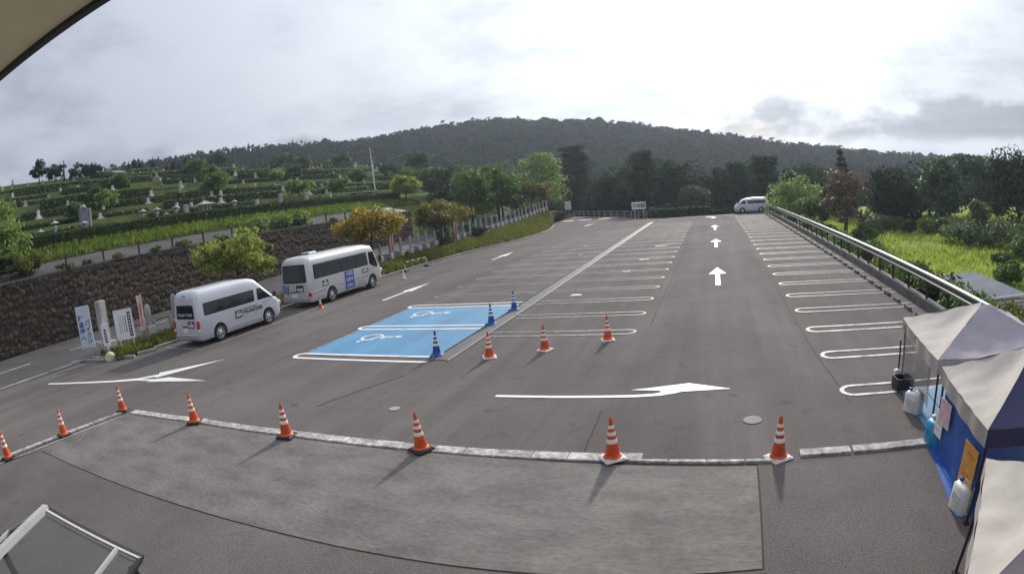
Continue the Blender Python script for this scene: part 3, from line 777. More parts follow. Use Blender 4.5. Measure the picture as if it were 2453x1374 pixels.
for y, z, w, h, k, a, d in rest:
    me = stone_meshes[k]; v = np.empty(len(me.vertices) * 3); me.vertices.foreach_get('co', v); v = v.reshape(-1, 3) * [d, w, h]
    c, s_ = math.cos(a), math.sin(a); v = np.stack([v[:, 0], v[:, 1] * c - v[:, 2] * s_ + y, v[:, 1] * s_ + v[:, 2] * c + z], 1)
    me.calc_loop_triangles(); f = np.array([t.vertices for t in me.loop_triangles]); VV.append(v); FF.append(f + off); off += len(v)
tag(link('stones', tris_mesh('stones', np.vstack(VV), np.vstack(FF), M['wall_stone']), wall), kind='stuff')
cp = MB(); cp.box((-.22, 21.7, 4.0), (.62, 71.4, .12)); cp.build('coping', M['concrete_dark'], wall)

def strip(name, x0, z0, x1, z1, y0, y1, m, n=40, wob=0.0):
    b = MB(); b.grid(lambda u, v: (x1 + (x0 - x1) * u, y0 + (y1 - y0) * v, z1 + (z0 - z1) * u + wob * float(vnoise(x1 + (x0 - x1) * u, y0 + (y1 - y0) * v, .9, 3)) * (4 * u * (1 - u) if n else 0)), 6, n)
    return tag(b.build(name, M[m], smooth=180), kind='structure')
strip('path', WX - .5, 4.03, -36.0, 4.70, -20, 58, 'asphalt_road')
strip('ramp', WX - .45, 4.10, -37.2, 5.06, 51.5, 57.4, 'concrete')
strip('grass_bank', -36.0, 4.72, -39.9, 6.30, -20, 130, 'grass_ground', 80, .2)
strip('slope', WX - .1, rz(60), -36.02, 4.7, 57.5, 130, 'grass_ground', 40, .3)
tb = MB(); TER = [(-39.9, 6.30), (-44.0, 6.42)]
for i in range(9): x = -44.0 - 4.2 * i; z = 6.42 + 1.1 * i; TER += [(x - .35, z + 1.06), (x - 4.2, z + 1.1)]
TER += [(-96, 16.6), (-130, 9)]
tb.grid(lambda u, v: (lerp([(i / (len(TER) - 1), t[0]) for i, t in enumerate(TER)], u), -30 + 180 * v, lerp([(i / (len(TER) - 1), t[1]) for i, t in enumerate(TER)], u) * (1 - .0 * v)), len(TER) - 1, 30)
tag(tb.build('cemetery_terraces', M['grass_ground']), kind='structure')
def ter_z(x):
    return lerp(sorted(TER), x)

# ---------------------------------------------------------------- right side: parapet, bank and meadow
def meadow_z(x, y):
    b = -2.0 + .25 * float(vnoise(x, y, .16, 1)) + (0 if y < 55 else min(1.0, (y - 55) / 40))
    t = min(1, max(0, (11.5 - x) / 4.0)); return b * (1 - t) + (-.5) * t
mb_ = MB(); mb_.grid(lambda u, v: (7.62 + 90 * u ** 1.6, -14 + 112 * v, meadow_z(7.62 + 90 * u ** 1.6, -14 + 112 * v)), 46, 60)
tag(mb_.build('meadow', M['meadow_ground'], smooth=180), kind='structure')
pp = empty('parapet_kerb', (7.40, 0, 0), 0, 'low dark concrete parapet kerb under the right guardrail', 'parapet')
for k in range(30):
    MB().bevbox((0, -12.5 + 3.0 * k, -1.35), (.30, 2.985, 3.30), .02).build('parapet_block', M['concrete_dark'], pp)
# ================================================================ objects
def lettering(body, size, m, parent, pos, xdir, ydir, name='lettering', vertical=False, sp=1.0, bold=0.0, align='CENTER'):
    """flat lettering laid on a surface at pos; xdir = reading direction, ydir = up"""
    cu = bpy.data.curves.new('t', 'FONT'); cu.body = '\n'.join(body) if vertical else body
    cu.size = size; cu.align_x = align; cu.align_y = 'CENTER'; cu.space_line = sp; cu.offset = bold
    ob = bpy.data.objects.new('t', cu); COL.objects.link(ob)
    dg = bpy.context.evaluated_depsgraph_get(); me = bpy.data.meshes.new_from_object(ob.evaluated_get(dg))
    bpy.data.objects.remove(ob); bpy.data.curves.remove(cu)
    me.name = name; me.materials.clear(); me.materials.append(M[m])
    o = link(name, me, parent)
    x = Vector(xdir).normalized(); y = Vector(ydir).normalized(); n = x.cross(y)
    mt = Matrix((x, y, n)).transposed().to_4x4(); mt.translation = Vector(pos); o.matrix_local = mt
    return o

# ---------------------------------------------------------------- traffic cones
def cone(name, body, base, label, loc, rz, group, h=.72, wb=.19):
    t = empty(name, loc, rz, label, 'traffic cone', group); t.rotation_euler = (g2.uniform(-.03, .03), g2.uniform(-.03, .03), rz)
    b = MB(); b.bevbox((0, 0, .014), (wb * 2, wb * 2, .028), .012); b.bevbox((0, 0, .034), (wb * 1.72, wb * 1.72, .014), .008); b.build('base', M[base], t)
    r0, r1 = wb * .70, .028
    def rad(z): return r0 + (r1 - r0) * min(1, z / (h * .93))
    pr = [(wb * .82, .040), (wb * .78, .055), (rad(.07), .075), (rad(h * .5), h * .5), (rad(h * .9), h * .9), (.034, h * .905), (.030, h * .965), (.016, h), (.002, h)]
    MB().lathe(pr, 24).build('body', M[body], t, smooth=40)
    for z0, z1 in ((.40, .50), (.58, .665), (.745, .82)):
        MB().lathe([(rad(h * z0) + .0015, h * z0), (rad(h * z0) + .004, h * z0 + .003), (rad(h * z1) + .004, h * z1 - .003), (rad(h * z1) + .0015, h * z1)], 24).build('reflective_band', M['cone_band'], t, smooth=40)
    MB().lathe([(.024, h * .935), (.024, h * .955), (.012, h * 1.0), (.012, h * 1.018), (.002, h * 1.02)], 12).build('tip', M['rubber'], t, smooth=40)
    return t
cone_spots = [((-14.78, 3.24), 'rubber', 'orange cone on the left kerb strip, the nearest one to the glass canopy'),
              ((-14.70, 5.28), 'rubber', 'orange cone on the left kerb strip, second from the strip corner'),
              ((-14.66, 7.50), 'rubber', 'orange cone standing at the corner where the two kerb strips meet'),
              ((-11.37, 7.82), 'rubber', 'orange cone on the long kerb strip, first right of the corner cone'),
              ((-8.28, 7.98), 'rubber', 'orange cone on the long kerb strip, second right of the corner cone'),
              ((-5.12, 8.16), 'rubber', 'orange cone on the long kerb strip, third right of the corner cone'),
              ((-1.70, 8.26), 'cone_base_white', 'orange cone with pale base at the end of the long kerb strip'),
              ((1.00, 8.27), 'cone_base_white', 'orange cone with pale base, rightmost, left of the short pale strip')]
for i, ((x, y), bs, lb) in enumerate(cone_spots):
    cone('traffic_cone', 'cone_orange', bs, lb, (x, y, .036 if i < 7 else .004), g2.uniform(-.3, .3) + .75 * (i == 5) + .35, 'orange cones along the kerb strips')
for (x, y), lb in (((-6.18, 14.08), 'orange cone with pale base right beside the drain channel end'), ((-4.80, 14.78), 'orange cone with pale base, middle of three in front of the bays'), ((-3.20, 15.72), 'orange cone with pale base, farthest right of three in front of the bays')):
    cone('traffic_cone', 'cone_orange', 'cone_base_white', lb, (x, y, .004), g2.uniform(-.5, .5), 'three orange cones in front of the bays')
for (x, y), lb in (((-7.88, 14.22), 'blue cone at the near corner of the blue accessible bay'), ((-7.70, 18.05), 'blue cone between the two blue accessible bays'), ((-7.68, 20.35), 'blue cone at the far end of the blue accessible bays')):
    cone('traffic_cone', 'cone_blue', 'cone_blue', lb, (x, y, .022), g2.uniform(-.3, .3), 'blue cones at the accessible bays')
cone('small_cone', 'cone_orange', 'cone_orange', 'small red and white cone behind the minibus rear wheel', (-18.42, 21.95, .0), .3, None, .55, .13)
cone('small_cone', 'cone_band', 'rubber', 'small pale cone with black base ahead of the minibus', (-18.55, 30.5, .0), .2, None, .62, .15)

# ---------------------------------------------------------------- vehicles
mat('car_silver', (0.60, 0.615, 0.66), 0.30, 0.2, coat=0.6, var=0.03, vscale=1)
mat('car_pearl', (0.62, 0.62, 0.62), 0.30, 0.25, coat=0.5, var=0.03, vscale=1)
mat('car_white', (0.66, 0.69, 0.76), 0.30, 0.1, coat=0.6, var=0.03, vscale=1)
mat('bumper_grey', (0.40, 0.41, 0.44), 0.38, 0.3, var=0.05)
mat('car_glass', (0.012, 0.014, 0.017), 0.04, 0.0, spec=0.8)
mat('seal_black', (0.012, 0.012, 0.013), 0.5)
mat('tyre', (0.016, 0.016, 0.017), 0.75, var=0.2)
mat('rim', (0.62, 0.63, 0.65), 0.3, 0.8)
mat('rim_shadow', (0.03, 0.03, 0.03), 0.7)
mat('lamp_red', (0.45, 0.012, 0.015), 0.15, coat=0.5)
mat('lamp_clear', (0.75, 0.75, 0.76), 0.12, coat=0.5)
mat('lamp_amber', (0.65, 0.22, 0.02), 0.2)
mat('chrome', (0.8, 0.8, 0.8), 0.12, 1.0)
mat('sign_blue', (0.025, 0.075, 0.36), 0.45)
mat('sign_maroon', (0.085, 0.022, 0.05), 0.45)
mat('sign_navy', (0.03, 0.03, 0.085), 0.45)
mat('ink', (0.015, 0.016, 0.025), 0.5)
mat('print_white', (0.82, 0.82, 0.82), 0.5)
mat('curtain', (0.85, 0.85, 0.83), 0.9, var=0.15, vscale=3, stretch=(1, 12, 1))
mat('interior', (0.025, 0.025, 0.028), 0.9)
glass_mat('bus_glass', (0.80, 0.83, 0.83), 0.05)
glass_mat('clear_glass', (0.62, 0.66, 0.70), 0.16)

def vbody(slices, nc=6, ns=7):
    """horizontal rounded-rectangle slices (z, y_rear, y_front, half width, corner radius, front radius) lofted into a closed body"""
    b = MB(); rings = []
    for z, yr, yf, hw, rr, rf in slices:
        P = []
        def arc(cx, cy, r, a0):
            for k in range(nc + 1):
                a = R(a0 + 90 * k / nc); P.append((cx + r * math.cos(a), cy + r * math.sin(a), z))
        arc(hw - rr, yr + rr, rr, -90)
        for k in range(1, ns): P.append((hw, yr + rr + (yf - rf - yr - rr) * k / ns, z))
        arc(hw - rf, yf - rf, rf, 0)
        arc(-hw + rf, yf - rf, rf, 90)
        for k in range(1, ns): P.append((-hw, yf - rf + (yr + rr - yf + rf) * k / ns, z))
        arc(-hw + rr, yr + rr, rr, 180)
        rings.append(P)
    n = len(rings[0])
    V = [p for r_ in rings for p in r_]; fs = []
    for i in range(len(rings) - 1):
        for k in range(n):
            j = (k + 1) % n; fs.append((i * n + k, i * n + j, (i + 1) * n + j, (i + 1) * n + k))
    fs += [tuple(range(n - 1, -1, -1)), tuple((len(rings) - 1) * n + k for k in range(n))]
    return b.add(V, fs)
def cut_arches(me, centres, r, hw):
    """real wheel wells: cylinders cut out of the body sides"""
    o = link('cut_body', me); tmp = [o]
    for x, y, z in centres:
        c = MB(); n = 28
        V = [(x + s * .17, y + r * math.cos(2 * math.pi * k / n), z + r * math.sin(2 * math.pi * k / n)) for s in (-1, 1) for k in range(n)]
        c.add(V, [tuple(range(n - 1, -1, -1)), tuple(range(n, 2 * n))] + [(k, (k + 1) % n, n + (k + 1) % n, n + k) for k in range(n)])
        co = c.build('cutter', M['seal_black']); tmp.append(co)
        md = o.modifiers.new('b', 'BOOLEAN'); md.operation = 'DIFFERENCE'; md.solver = 'EXACT'; md.object = co
    bpy.context.view_layer.update()
    out = bpy.data.meshes.new_from_object(o.evaluated_get(bpy.context.evaluated_depsgraph_get()))
    for t in tmp: bpy.data.objects.remove(t)
    return out
def rounded(pts, r, n=3):
    out = []; k = len(pts)
    for i in range(k):
        a, b, c = Vector(pts[i - 1]), Vector(pts[i]), Vector(pts[(i + 1) % k])
        d1 = (a - b); d2 = (c - b); q = min(r, d1.length * .45, d2.length * .45)
        p1 = b + d1.normalized() * q; p2 = b + d2.normalized() * q
        for j in range(n + 1):
            t = j / n; out.append(tuple((p1 * (1 - t) ** 2) + (b * 2 * t * (1 - t)) + (p2 * t * t)))
    return out
def wheel(t, x, y, r, w, spokes=6):
    s = 1 if x > 0 else -1
    wo = empty('wheel', (0, 0, 0)); wo.parent = t; wo.location = (x, y, r)
    rot = Matrix.Rotation(R(90) * s, 4, 'Y')
    def put(b, name, m, sm=35):
        me = b.mesh(name, M[m], sm); me.transform(rot); link(name, me, wo)
    put(MB().lathe([(r * .62, -w / 2), (r * .93, -w / 2), (r, -w / 2 + .03), (r, w / 2 - .03), (r * .95, w / 2), (r * .70, w / 2 + .004), (r * .66, w / 2 - .02), (r * .62, w / 2 - .04)], 28), 'tyre', 'tyre')
    b = MB(); b.lathe([(r * .67, w / 2 - .045), (r * .67, w / 2 - .004), (r * .62, w / 2 - .004), (r * .60, w / 2 - .035), (r * .30, w / 2 - .02), (r * .22, w / 2), (.004, w / 2 + .004)], 24)
    put(b, 'rim', 'rim')
    for k in range(spokes):
        a = 2 * math.pi * k / spokes; c = (math.cos(a) * r * .45, math.sin(a) * r * .45, w / 2 - .024)
        b = MB(); b.lathe([(r * .115, 0), (r * .115, .008), (.002, .009)], 8, c); put(b, 'rim_hole', 'rim_shadow')
def make_hw(slices):
    zs = [s[0] for s in slices]
    return (lambda z: float(np.interp(z, zs, [s[3] for s in slices])), lambda z: float(np.interp(z, zs, [s[1] for s in slices])), lambda z: float(np.interp(z, zs, [s[2] for s in slices])))
def side_fn(hw, s, off):
    """(y,z) -> point on the body side, s = +1 right"""
    return lambda y, z: (s * (hw(z) + off), y, z)
def side_n(hw, s, z): 
    d = (hw(z + .05) - hw(z - .05)) / .1; v = Vector((s, 0, -d)); return v.normalized()

def van(name, label, loc, rz, L, body_m, high, cat='van', deco=True):
    t = empty(name, loc, rz, label, cat)
    H = 2.285 if high else 1.98
    e = 1.93 if high else 1.72            # eave height
    sl = [(.22, .12, L - .20, .84, .12, .30), (.30, .02, L - .06, .90, .16, .42), (.50, 0, L, .925, .16, .46), (.74, 0, L, .94, .16, .46), (.92, .02, L - .05, .94, .16, .44), (1.04, .03, L - .12, .938, .16, .42), (1.17, .05, L - .34, .93, .17, .40),
          (e, .10, L - .34 - .92 * (e - 1.17) / .76, .835, .16, .34), (H - .17, .14, L - 1.46 + (0 if high else .2), .80, .20, .34), (H - .07, .21, L - 1.75, .73, .24, .34), (H - .02, .36, L - 2.2, .60, .28, .34), (H, .75, L - 2.8, .34, .22, .22)]
    hw, yr, yf = make_hw(sl)
    wr, fy, ry = .345, L - 1.09, 1.18
    if not high: ry = L - 1.09 - 2.57
    me = vbody(sl).mesh('body', M[body_m], 38)
    me = cut_arches(me, [(s * .86, y, wr) for s in (-1, 1) for y in (ry, fy)], .425, .94)
    for p in me.polygons: p.use_smooth = True
    me.set_sharp_from_angle(angle=R(38))
    bo = link('body', me, t)
    # dark well liners and wheels
    for s in (-1, 1):
        for y in (ry, fy):
            b = MB(); b.lathe([(.424, 0), (.424, .014), (.004, .015)], 26); m2 = b.mesh('wheel_well', M['seal_black'], 30); m2.transform(Matrix.Rotation(R(90) * s, 4, 'Y')); link('wheel_well', m2, t, (s * .692, y, wr))
            wheel(t, s * .825, y, wr, .215)
            ab = MB(); ab.lathe([(.425, -.01), (.475, -.004), (.47, .012), (.435, .018), (.424, .012)], 32); m2 = ab.mesh('arch_flare', M[body_m], 30); m2.transform(Matrix.Rotation(R(90) * s, 4, 'Y'))
            # keep only the part of the flare above the sill
            bm_v = [v.index for v in m2.vertices if v.co.z > -.10]
            keep = set(bm_v); b2 = MB(); idx = {}
            for p in m2.polygons:
                if all(i in keep for i in p.vertices) and len(p.vertices) == 4:
                    q = []
                    for i in p.vertices:
                        if i not in idx: idx[i] = len(b2.v); b2.v.append(tuple(m2.vertices[i].co))
                        q.append(idx[i])
                    b2.f.append(tuple(q)); b2.m.append(0)
            b2.build('arch_flare', M[body_m], t, (s * .928, y, wr), smooth=60)
    zt = e - .22 if high else e - .10
    def glass(poly, s, name='window', r=.07):
        n = side_n(hw, s, 1.4)
        fo = MB(); fo.prism(rounded(poly, r), side_fn(hw, s, .004), n, .03); w = fo.build(name, M['seal_black'], t)
        cy = sum(p[0] for p in poly) / len(poly); cz = sum(p[1] for p in poly) / len(poly)
        inner = [(cy + (y - cy) * (1 - .05 / max(.3, abs(y - cy))), cz + (z - cz) * (1 - .035 / max(.1, abs(z - cz)))) for y, z in poly]
        MB().prism(rounded(inner, r * .8), side_fn(hw, s, .009), n, .02).build('pane', M['car_glass'], w)
        return w
    for s in (-1, 1):
        glass([(.42, 1.20), (L - 1.86, 1.20), (L - 1.80, zt), (.46, zt)], s)
        xf = lambda z: yf(z) - .34
        glass([(L - 1.66, 1.20), (xf(1.20) - .02, 1.20), (xf(zt) - .02, zt), (L - 1.60, zt)], s, 'front_window', .05)
        n = side_n(hw, s, 1.0)
        # seams of doors and the swage line
        for y in (L - 1.73, L - .92):
            MB().prism([(y, .34), (y + .012, .34), (y + .012, 1.16), (y, 1.16)], side_fn(hw, s, .0025), (s, 0, 0), .01).build('door_seam', M['seal_black'], t)
        MB().prism([(.40, zt + .075), (L - 1.5, zt + .075), (L - 1.5, zt + .087), (.40, zt + .087)], side_fn(hw, s, .002), n, .01).build('roof_gutter', M['bumper_grey'], t)
        MB().prism([(1.62, .44), (L - 1.55, .44), (L - 1.55, .475), (1.62, .475)], side_fn(hw, s, .012), (s, 0, 0), .02).build('side_moulding', M['car_white'], t)
        MB().prism([(.3, 1.075), (L - .75, 1.075), (L - .75, 1.092), (.3, 1.092)], side_fn(hw, s, .006), (s, 0, 0), .02).build('swage_line', M[body_m], t)
        hb = MB(); hb.bevbox((s * (hw(1.0) + .015), L - 1.56, 1.0), (.03, .19, .045), .01); hb.build('door_handle', M['chrome'], t)
        # mirror
        mm = MB(); mm.bevbox((s * (hw(1.2) + .13), L - .64, 1.30), (.17, .09, .24), .03); mm.box((s * (hw(1.2) + .03), L - .62, 1.22), (.12, .05, .05)); mm.build('side_mirror', M['seal_black'], t)
        # tail lamp wrapping the rear corner
        tl = MB(); tl.bevbox((s * .865, .035, .86), (.14, .13, .42), .03); la = tl.build('tail_lamp', M['lamp_red'], t)
        tl = MB(); tl.bevbox((s * .867, .032, .70), (.145, .135, .10), .02); tl.build('reversing_lens', M['lamp_clear'], la)
        hl = MB(); hl.bevbox((s * .68, L - .16, .84), (.36, .26, .20), .05); hl.build('headlamp', M['lamp_clear'], t)
    # rear door: window, handle bar, number plate, bumper
    nr = Vector((0, -1, (yr(1.6) - yr(1.2)) / .4)).normalized()
    fn = lambda o: (lambda x, z: (x, yr(z) - o, z))
    zr = e - .34 if high else e - .12
    w = MB().prism(rounded([(-.66, 1.14), (.66, 1.14), (.61, zr + .12), (-.61, zr + .12)], .08), fn(.004), nr, .03).build('rear_window', M['seal_black'], t)
    MB().prism(rounded([(-.60, 1.19), (.60, 1.19), (.56, zr + .07), (-.56, zr + .07)], .07), fn(.009), nr, .02).build('pane', M['car_glass'], w)
    MB().prism([(-.28, .80), (.12, .80), (.12, .86), (-.28, .86)], fn(.014), (0, -1, 0), .02).build('rear_handle', M['chrome'], t)
    MB().prism([(-.26, .60), (.08, .60), (.08, .76), (-.26, .76)], fn(.010), (0, -1, 0), .02).build('number_plate', M['print_white'], t)
    bp = MB(); bp.bevbox((0, .06, .42), (1.78, .20, .22), .05); bp.build('rear_bumper', M['bumper_grey'] if body_m != 'car_white' else M[body_m], t)
    MB().prism([(-.12, H - .21 if high else 1.80), (.12, H - .21 if high else 1.80), (.12, H - .19 if high else 1.82), (-.12, H - .19 if high else 1.82)], fn(.03), (0, -1, 0), .05).build('stop_lamp', M['seal_black'], t)
    # front: windscreen, grille, bumper
    nf = Vector((0, 1, (yf(1.3) - yf(1.7)) / .4)).normalized()
    ff = lambda o: (lambda x, z: (x, yf(z) + o, z))
    ws = MB().prism(rounded([(-.72, 1.21), (.72, 1.21), (.60, e - .06), (-.60, e - .06)], .08), ff(.006), nf, .02).build('windscreen', M['car_glass'], t)
    for x in (-.35, .30):
        wp = MB(); wp.tube([(x, yf(1.22) + .03, 1.22), (x + .42, yf(1.34) + .03, 1.34)], .012, 6); wp.build('wiper', M['seal_black'], t)
    MB().prism([(-.42, .80), (.42, .80), (.40, .93), (-.40, .93)], ff(.012), (0, 1, 0), .03).build('grille', M['chrome'], t)
    MB().prism([(-.5, .36), (.5, .36), (.5, .50), (-.5, .50)], ff(.008), (0, 1, 0), .03).build('air_intake', M['seal_black'], t)
    if deco:
        s = 1; xo = lambda z, o: s * (hw(z) + o)
        # maroon logo panel and company lettering on the right side
        lp = MB().prism([(2.18, .70), (2.62, .70), (2.62, 1.02), (2.18, 1.02)], side_fn(hw, 1, .009), (1, 0, 0), .01).build('logo_panel', M['sign_maroon'], t)
        for k, (a, b_, c, d) in enumerate(((2.24, .76, 2.32, .88), (2.36, .76, 2.44, .88), (2.48, .76, 2.56, .88), (2.29, .91, 2.36, .97), (2.43, .91, 2.50, .97))):
            MB().prism([(a, b_), (c, b_), (c, d), (a, d)], side_fn(hw, 1, .012), (1, 0, 0), .002).build('logo_mark', M['print_white'], lp)
        lettering('PALAIATOUR', .205, 'ink', t, (xo(.86, .011), 3.31, .865), (0, 1, 0), (0, 0, 1), bold=.006)
        for k in range(9): MB().prism([(2.70 + .10 * k, .985), (2.77 + .10 * k, .985), (2.77 + .10 * k, 1.03), (2.70 + .10 * k, 1.03)], side_fn(hw, 1, .009), (1, 0, 0), .004).build('printed_mark', M['ink'], t)
        lp = MB().prism([(.16, .78), (.62, .78), (.62, 1.06), (.16, 1.06)], fn(.012), (0, -1, 0), .01).build('logo_panel', M['sign_maroon'], t)
        for a, b_, c, d in ((.22, .83, .32, .92), (.35, .83, .44, .92), (.47, .83, .56, .92), (.30, .95, .36, 1.01), (.42, .95, .48, 1.01)):
            MB().prism([(a, b_), (c, b_), (c, d), (a, d)], fn(.015), (0, -1, 0), .002).build('logo_mark', M['print_white'], lp)
        lettering('PALAIA TOUR', .17, 'print_white', w, (0, yr(1.31) - .014, 1.31), (1, 0, 0), tuple(Vector((0, yr(1.4) - yr(1.2), .2)).normalized()))
    return t
van('van', 'silver high-roof van with maroon logo panel parked behind the minibus', (-19.74, 14.26, 0), 0, 5.38, 'car_silver', True)
van('van', 'white van seen side-on at the far end of the lot by the guardrail', (7.55, 77.0, 0), R(90), 4.70, 'car_white', False, deco=False)

def minibus(loc):
    t = empty('minibus', loc, 0, 'cream and silver minibus with blue lettered panel on its side', 'minibus')
    L = 6.99; H = 2.60
    sl = [(.28, .14, L - .22, .92, .14, .32), (.36, .03, L - .06, .99, .16, .45), (.60, 0, L, 1.03, .18, .5), (.95, 0, L - .01, 1.04, .18, .5), (1.18, .01, L - .08, 1.04, .18, .48), (1.32, .02, L - .16, 1.035, .18, .46),
          (2.20, .07, L - .58, .965, .20, .44), (2.36, .10, L - .72, .94, .24, .42), (2.47, .16, L - .92, .87, .28, .42), (2.55, .28, L - 1.2, .74, .30, .40), (H - .01, .5, L - 1.6, .52, .28, .3), (H, .9, L - 2.0, .3, .22, .2)]
    hw, yr, yf = make_hw(sl); wr = .375; ry, fy = 1.78, 1.78 + 3.935
    me = cut_arches(vbody(sl).mesh('body', M['car_pearl'], 38), [(s * .93, y, wr) for s in (-1, 1) for y in (ry, fy)], .47, 1.04)
    for p in me.polygons: p.use_smooth = True
    me.set_sharp_from_angle(angle=R(38)); link('body', me, t)
    for s in (-1, 1):
        for y in (ry, fy):
            b = MB(); b.lathe([(.468, 0), (.468, .014), (.004, .015)], 26); m2 = b.mesh('wheel_well', M['seal_black'], 30); m2.transform(Matrix.Rotation(R(90) * s, 4, 'Y')); link('wheel_well', m2, t, (s * .765, y, wr))
            wheel(t, s * .905, y, wr, .21, 8)
        n = side_n(hw, s, 1.7); zt, z0 = 2.13, 1.40
        band = MB().prism(rounded([(.42, z0), (5.42, z0), (5.42, zt), (.48, zt)], .06), side_fn(hw, s, .004), n, .03).build('window_band', M['seal_black'], t)
        ed = [.50, 1.22, 2.78, 4.24, 5.36]
        for k in range(4):
            a, b_ = ed[k] + .03, ed[k + 1] - .03
            MB().prism([(a, z0 + .05), (b_, z0 + .05), (b_, zt - .05), (a, zt - .05)], side_fn(hw, s, .006), n, .002).build('cabin_dark', M['interior'], band)
            if k in (1, 2, 3):
                g = random.Random(k + 5); cu = [(a, zt - .05)]; nn = 10
                top = [(a + (b_ - a) * i / nn, zt - .05 - (.15 + .05 * math.sin(i * 1.9 + k) + (.06 if i in (3, 4) else 0)) * (1 if k < 3 else .45)) for i in range(nn + 1)]
                MB().prism([(a, zt - .05)] + top + [(b_, zt - .05)], side_fn(hw, s, .0085), n, .0015).build('curtain', M['curtain'], band)
            MB().prism(rounded([(a, z0 + .05), (b_, z0 + .05), (b_, zt - .05), (a, zt - .05)], .04), side_fn(hw, s, .013), n, .003).build('pane', M['bus_glass'], band)
        # driver's window: dropped front corner
        dw = MB().prism(rounded([(5.56, z0 + .02), (5.98, 1.22), (6.36, 1.16), (6.34, 1.45), (6.10, zt - .02), (5.58, zt - .02)], .05), side_fn(hw, s, .004), n, .03).build('driver_window', M['seal_black'], t)
        MB().prism(rounded([(5.62, z0 + .06), (6.00, 1.28), (6.30, 1.23), (6.28, 1.45), (6.06, zt - .07), (5.63, zt - .07)], .05), side_fn(hw, s, .009), n, .02).build('pane', M['car_glass'], dw)
        # blue-white waist stripe and skirt mouldings
        MB().prism([(.25, .74), (1.30, .80), (1.30, .86), (.25, .80)], side_fn(hw, s, .003), (s, 0, 0), .01).build('waist_moulding', M['car_white'], t)
        MB().prism([(2.28, .80), (5.22, .86), (5.22, .92), (2.28, .86)], side_fn(hw, s, .004), (s, 0, 0), .012).build('waist_moulding', M['car_white'], t)
        MB().prism([(2.28, .755), (5.22, .815), (5.22, .845), (2.28, .785)], side_fn(hw, s, .005), (s, 0, 0), .012).build('waist_stripe', M['stone_blue'], t)
        MB().prism([(.25, .69), (1.30, .745), (1.30, .775), (.25, .72)], side_fn(hw, s, .005), (s, 0, 0), .012).build('waist_stripe', M['stone_blue'], t)
        MB().prism([(5.48, .36), (5.495, .36), (5.495, 1.36), (5.48, 1.36)] if s > 0 else [(5.0, .36), (5.015, .36), (5.015, 1.36), (5.0, 1.36)], side_fn(hw, s, .003), (s, 0, 0), .01).build('door_seam', M['seal_black'], t)
        mi = MB(); mi.bevbox((s * 1.13, L - .42, 1.62), (.16, .10, .34), .03); mi.tube([(s * 1.0, L - .62, 1.75), (s * 1.13, L - .42, 1.80)], .02, 6); mi.build('side_mirror', M['seal_black'], t)
        tl = MB(); tl.bevbox((s * .93, .045, .70), (.24, .14, .17), .03); la = tl.build('tail_lamp', M['lamp_red'], t)
        tl = MB(); tl.bevbox((s * .80, .035, .70), (.16, .13, .13), .03); tl.build('reversing_lens', M['lamp_clear'], la)
        hl = MB(); hl.bevbox((s * .80, L - .14, .92), (.34, .26, .20), .05); hl.build('headlamp', M['lamp_clear'], t)
    # right-hand panels: big blue lettered sheet, small dark logo panels, service vents
    bp = MB().prism([(3.02, .42), (3.86, .42), (3.86, 1.36), (3.02, 1.36)], lambda y_, z_: (1.052, y_, z_), (1, 0, 0), .02).build('blue_sheet', M['sign_blue'], t)
    for k, row_ in enumerate(('大霊園', '延暦寺', '比叡山')):
        lettering(row_, .225, 'print_white', bp, (1.0535, 3.44, 1.20 - .31 * k), (0, 1, 0), (0, 0, 1), bold=.0)
    for a, b_, c, d in ((1.02, .92, 1.52, 1.22), (4.72, 1.02, 5.34, 1.24)):
        lp = MB().prism([(a, b_), (c, b_), (c, d), (a, d)], side_fn(hw, 1, .009), (1, 0, 0), .006).build('logo_panel', M['sign_navy'], t)
        for i in range(3):
            x0 = a + (c - a) * (.14 + .26 * i); MB().prism([(x0, b_ + .05), (x0 + (c - a) * .18, b_ + .05), (x0 + (c - a) * .18, b_ + .05 + (d - b_) * .42), (x0, b_ + .05 + (d - b_) * .42)], side_fn(hw, 1, .0115), (1, 0, 0), .002).build('logo_mark', M['print_white'], lp)
        MB().prism([(a + .15, d - .09), (c - .15, d - .09), (c - .15, d - .045), (a + .15, d - .045)], side_fn(hw, 1, .0115), (1, 0, 0), .002).build('logo_mark', M['print_white'], lp)
    for k in range(4): MB().prism([(4.25 + .12 * k, .50), (4.30 + .12 * k, .50), (4.30 + .12 * k, .66), (4.25 + .12 * k, .66)], side_fn(hw, 1, .004), (1, 0, 0), .01).build('service_vent', M['bumper_grey'], t)
    # rear
    nr = Vector((0, -1, (yr(2.1) - yr(1.4)) / .7)).normalized(); fn = lambda o: (lambda x, z: (x, yr(z) - o, z))
    w = MB().prism(rounded([(-.82, 1.30), (.82, 1.30), (.78, 2.22), (-.78, 2.22)], .09), fn(.004), nr, .03).build('rear_window', M['seal_black'], t)
    MB().prism([(-.75, 1.36), (.75, 1.36), (.72, 2.16), (-.72, 2.16)], fn(.006), nr, .002).build('cabin_dark', M['interior'], w)
    for k in range(4): MB().prism(rounded([(-.68 + .34 * k, 1.37), (-.38 + .34 * k, 1.37), (-.42 + .34 * k, 1.56), (-.64 + .34 * k, 1.56)], .06), fn(.0085), nr, .002).build('seat_back', M['bumper_grey'], w)
    MB().prism(rounded([(-.75, 1.36), (.75, 1.36), (.72, 2.16), (-.72, 2.16)], .07), fn(.013), nr, .003).build('pane', M['bus_glass'], w)
    lp = MB().prism([(-.88, .74), (-.46, .74), (-.46, 1.20), (-.88, 1.20)], fn(.010), (0, -1, 0), .006).build('blue_sheet', M['sign_blue'], t)
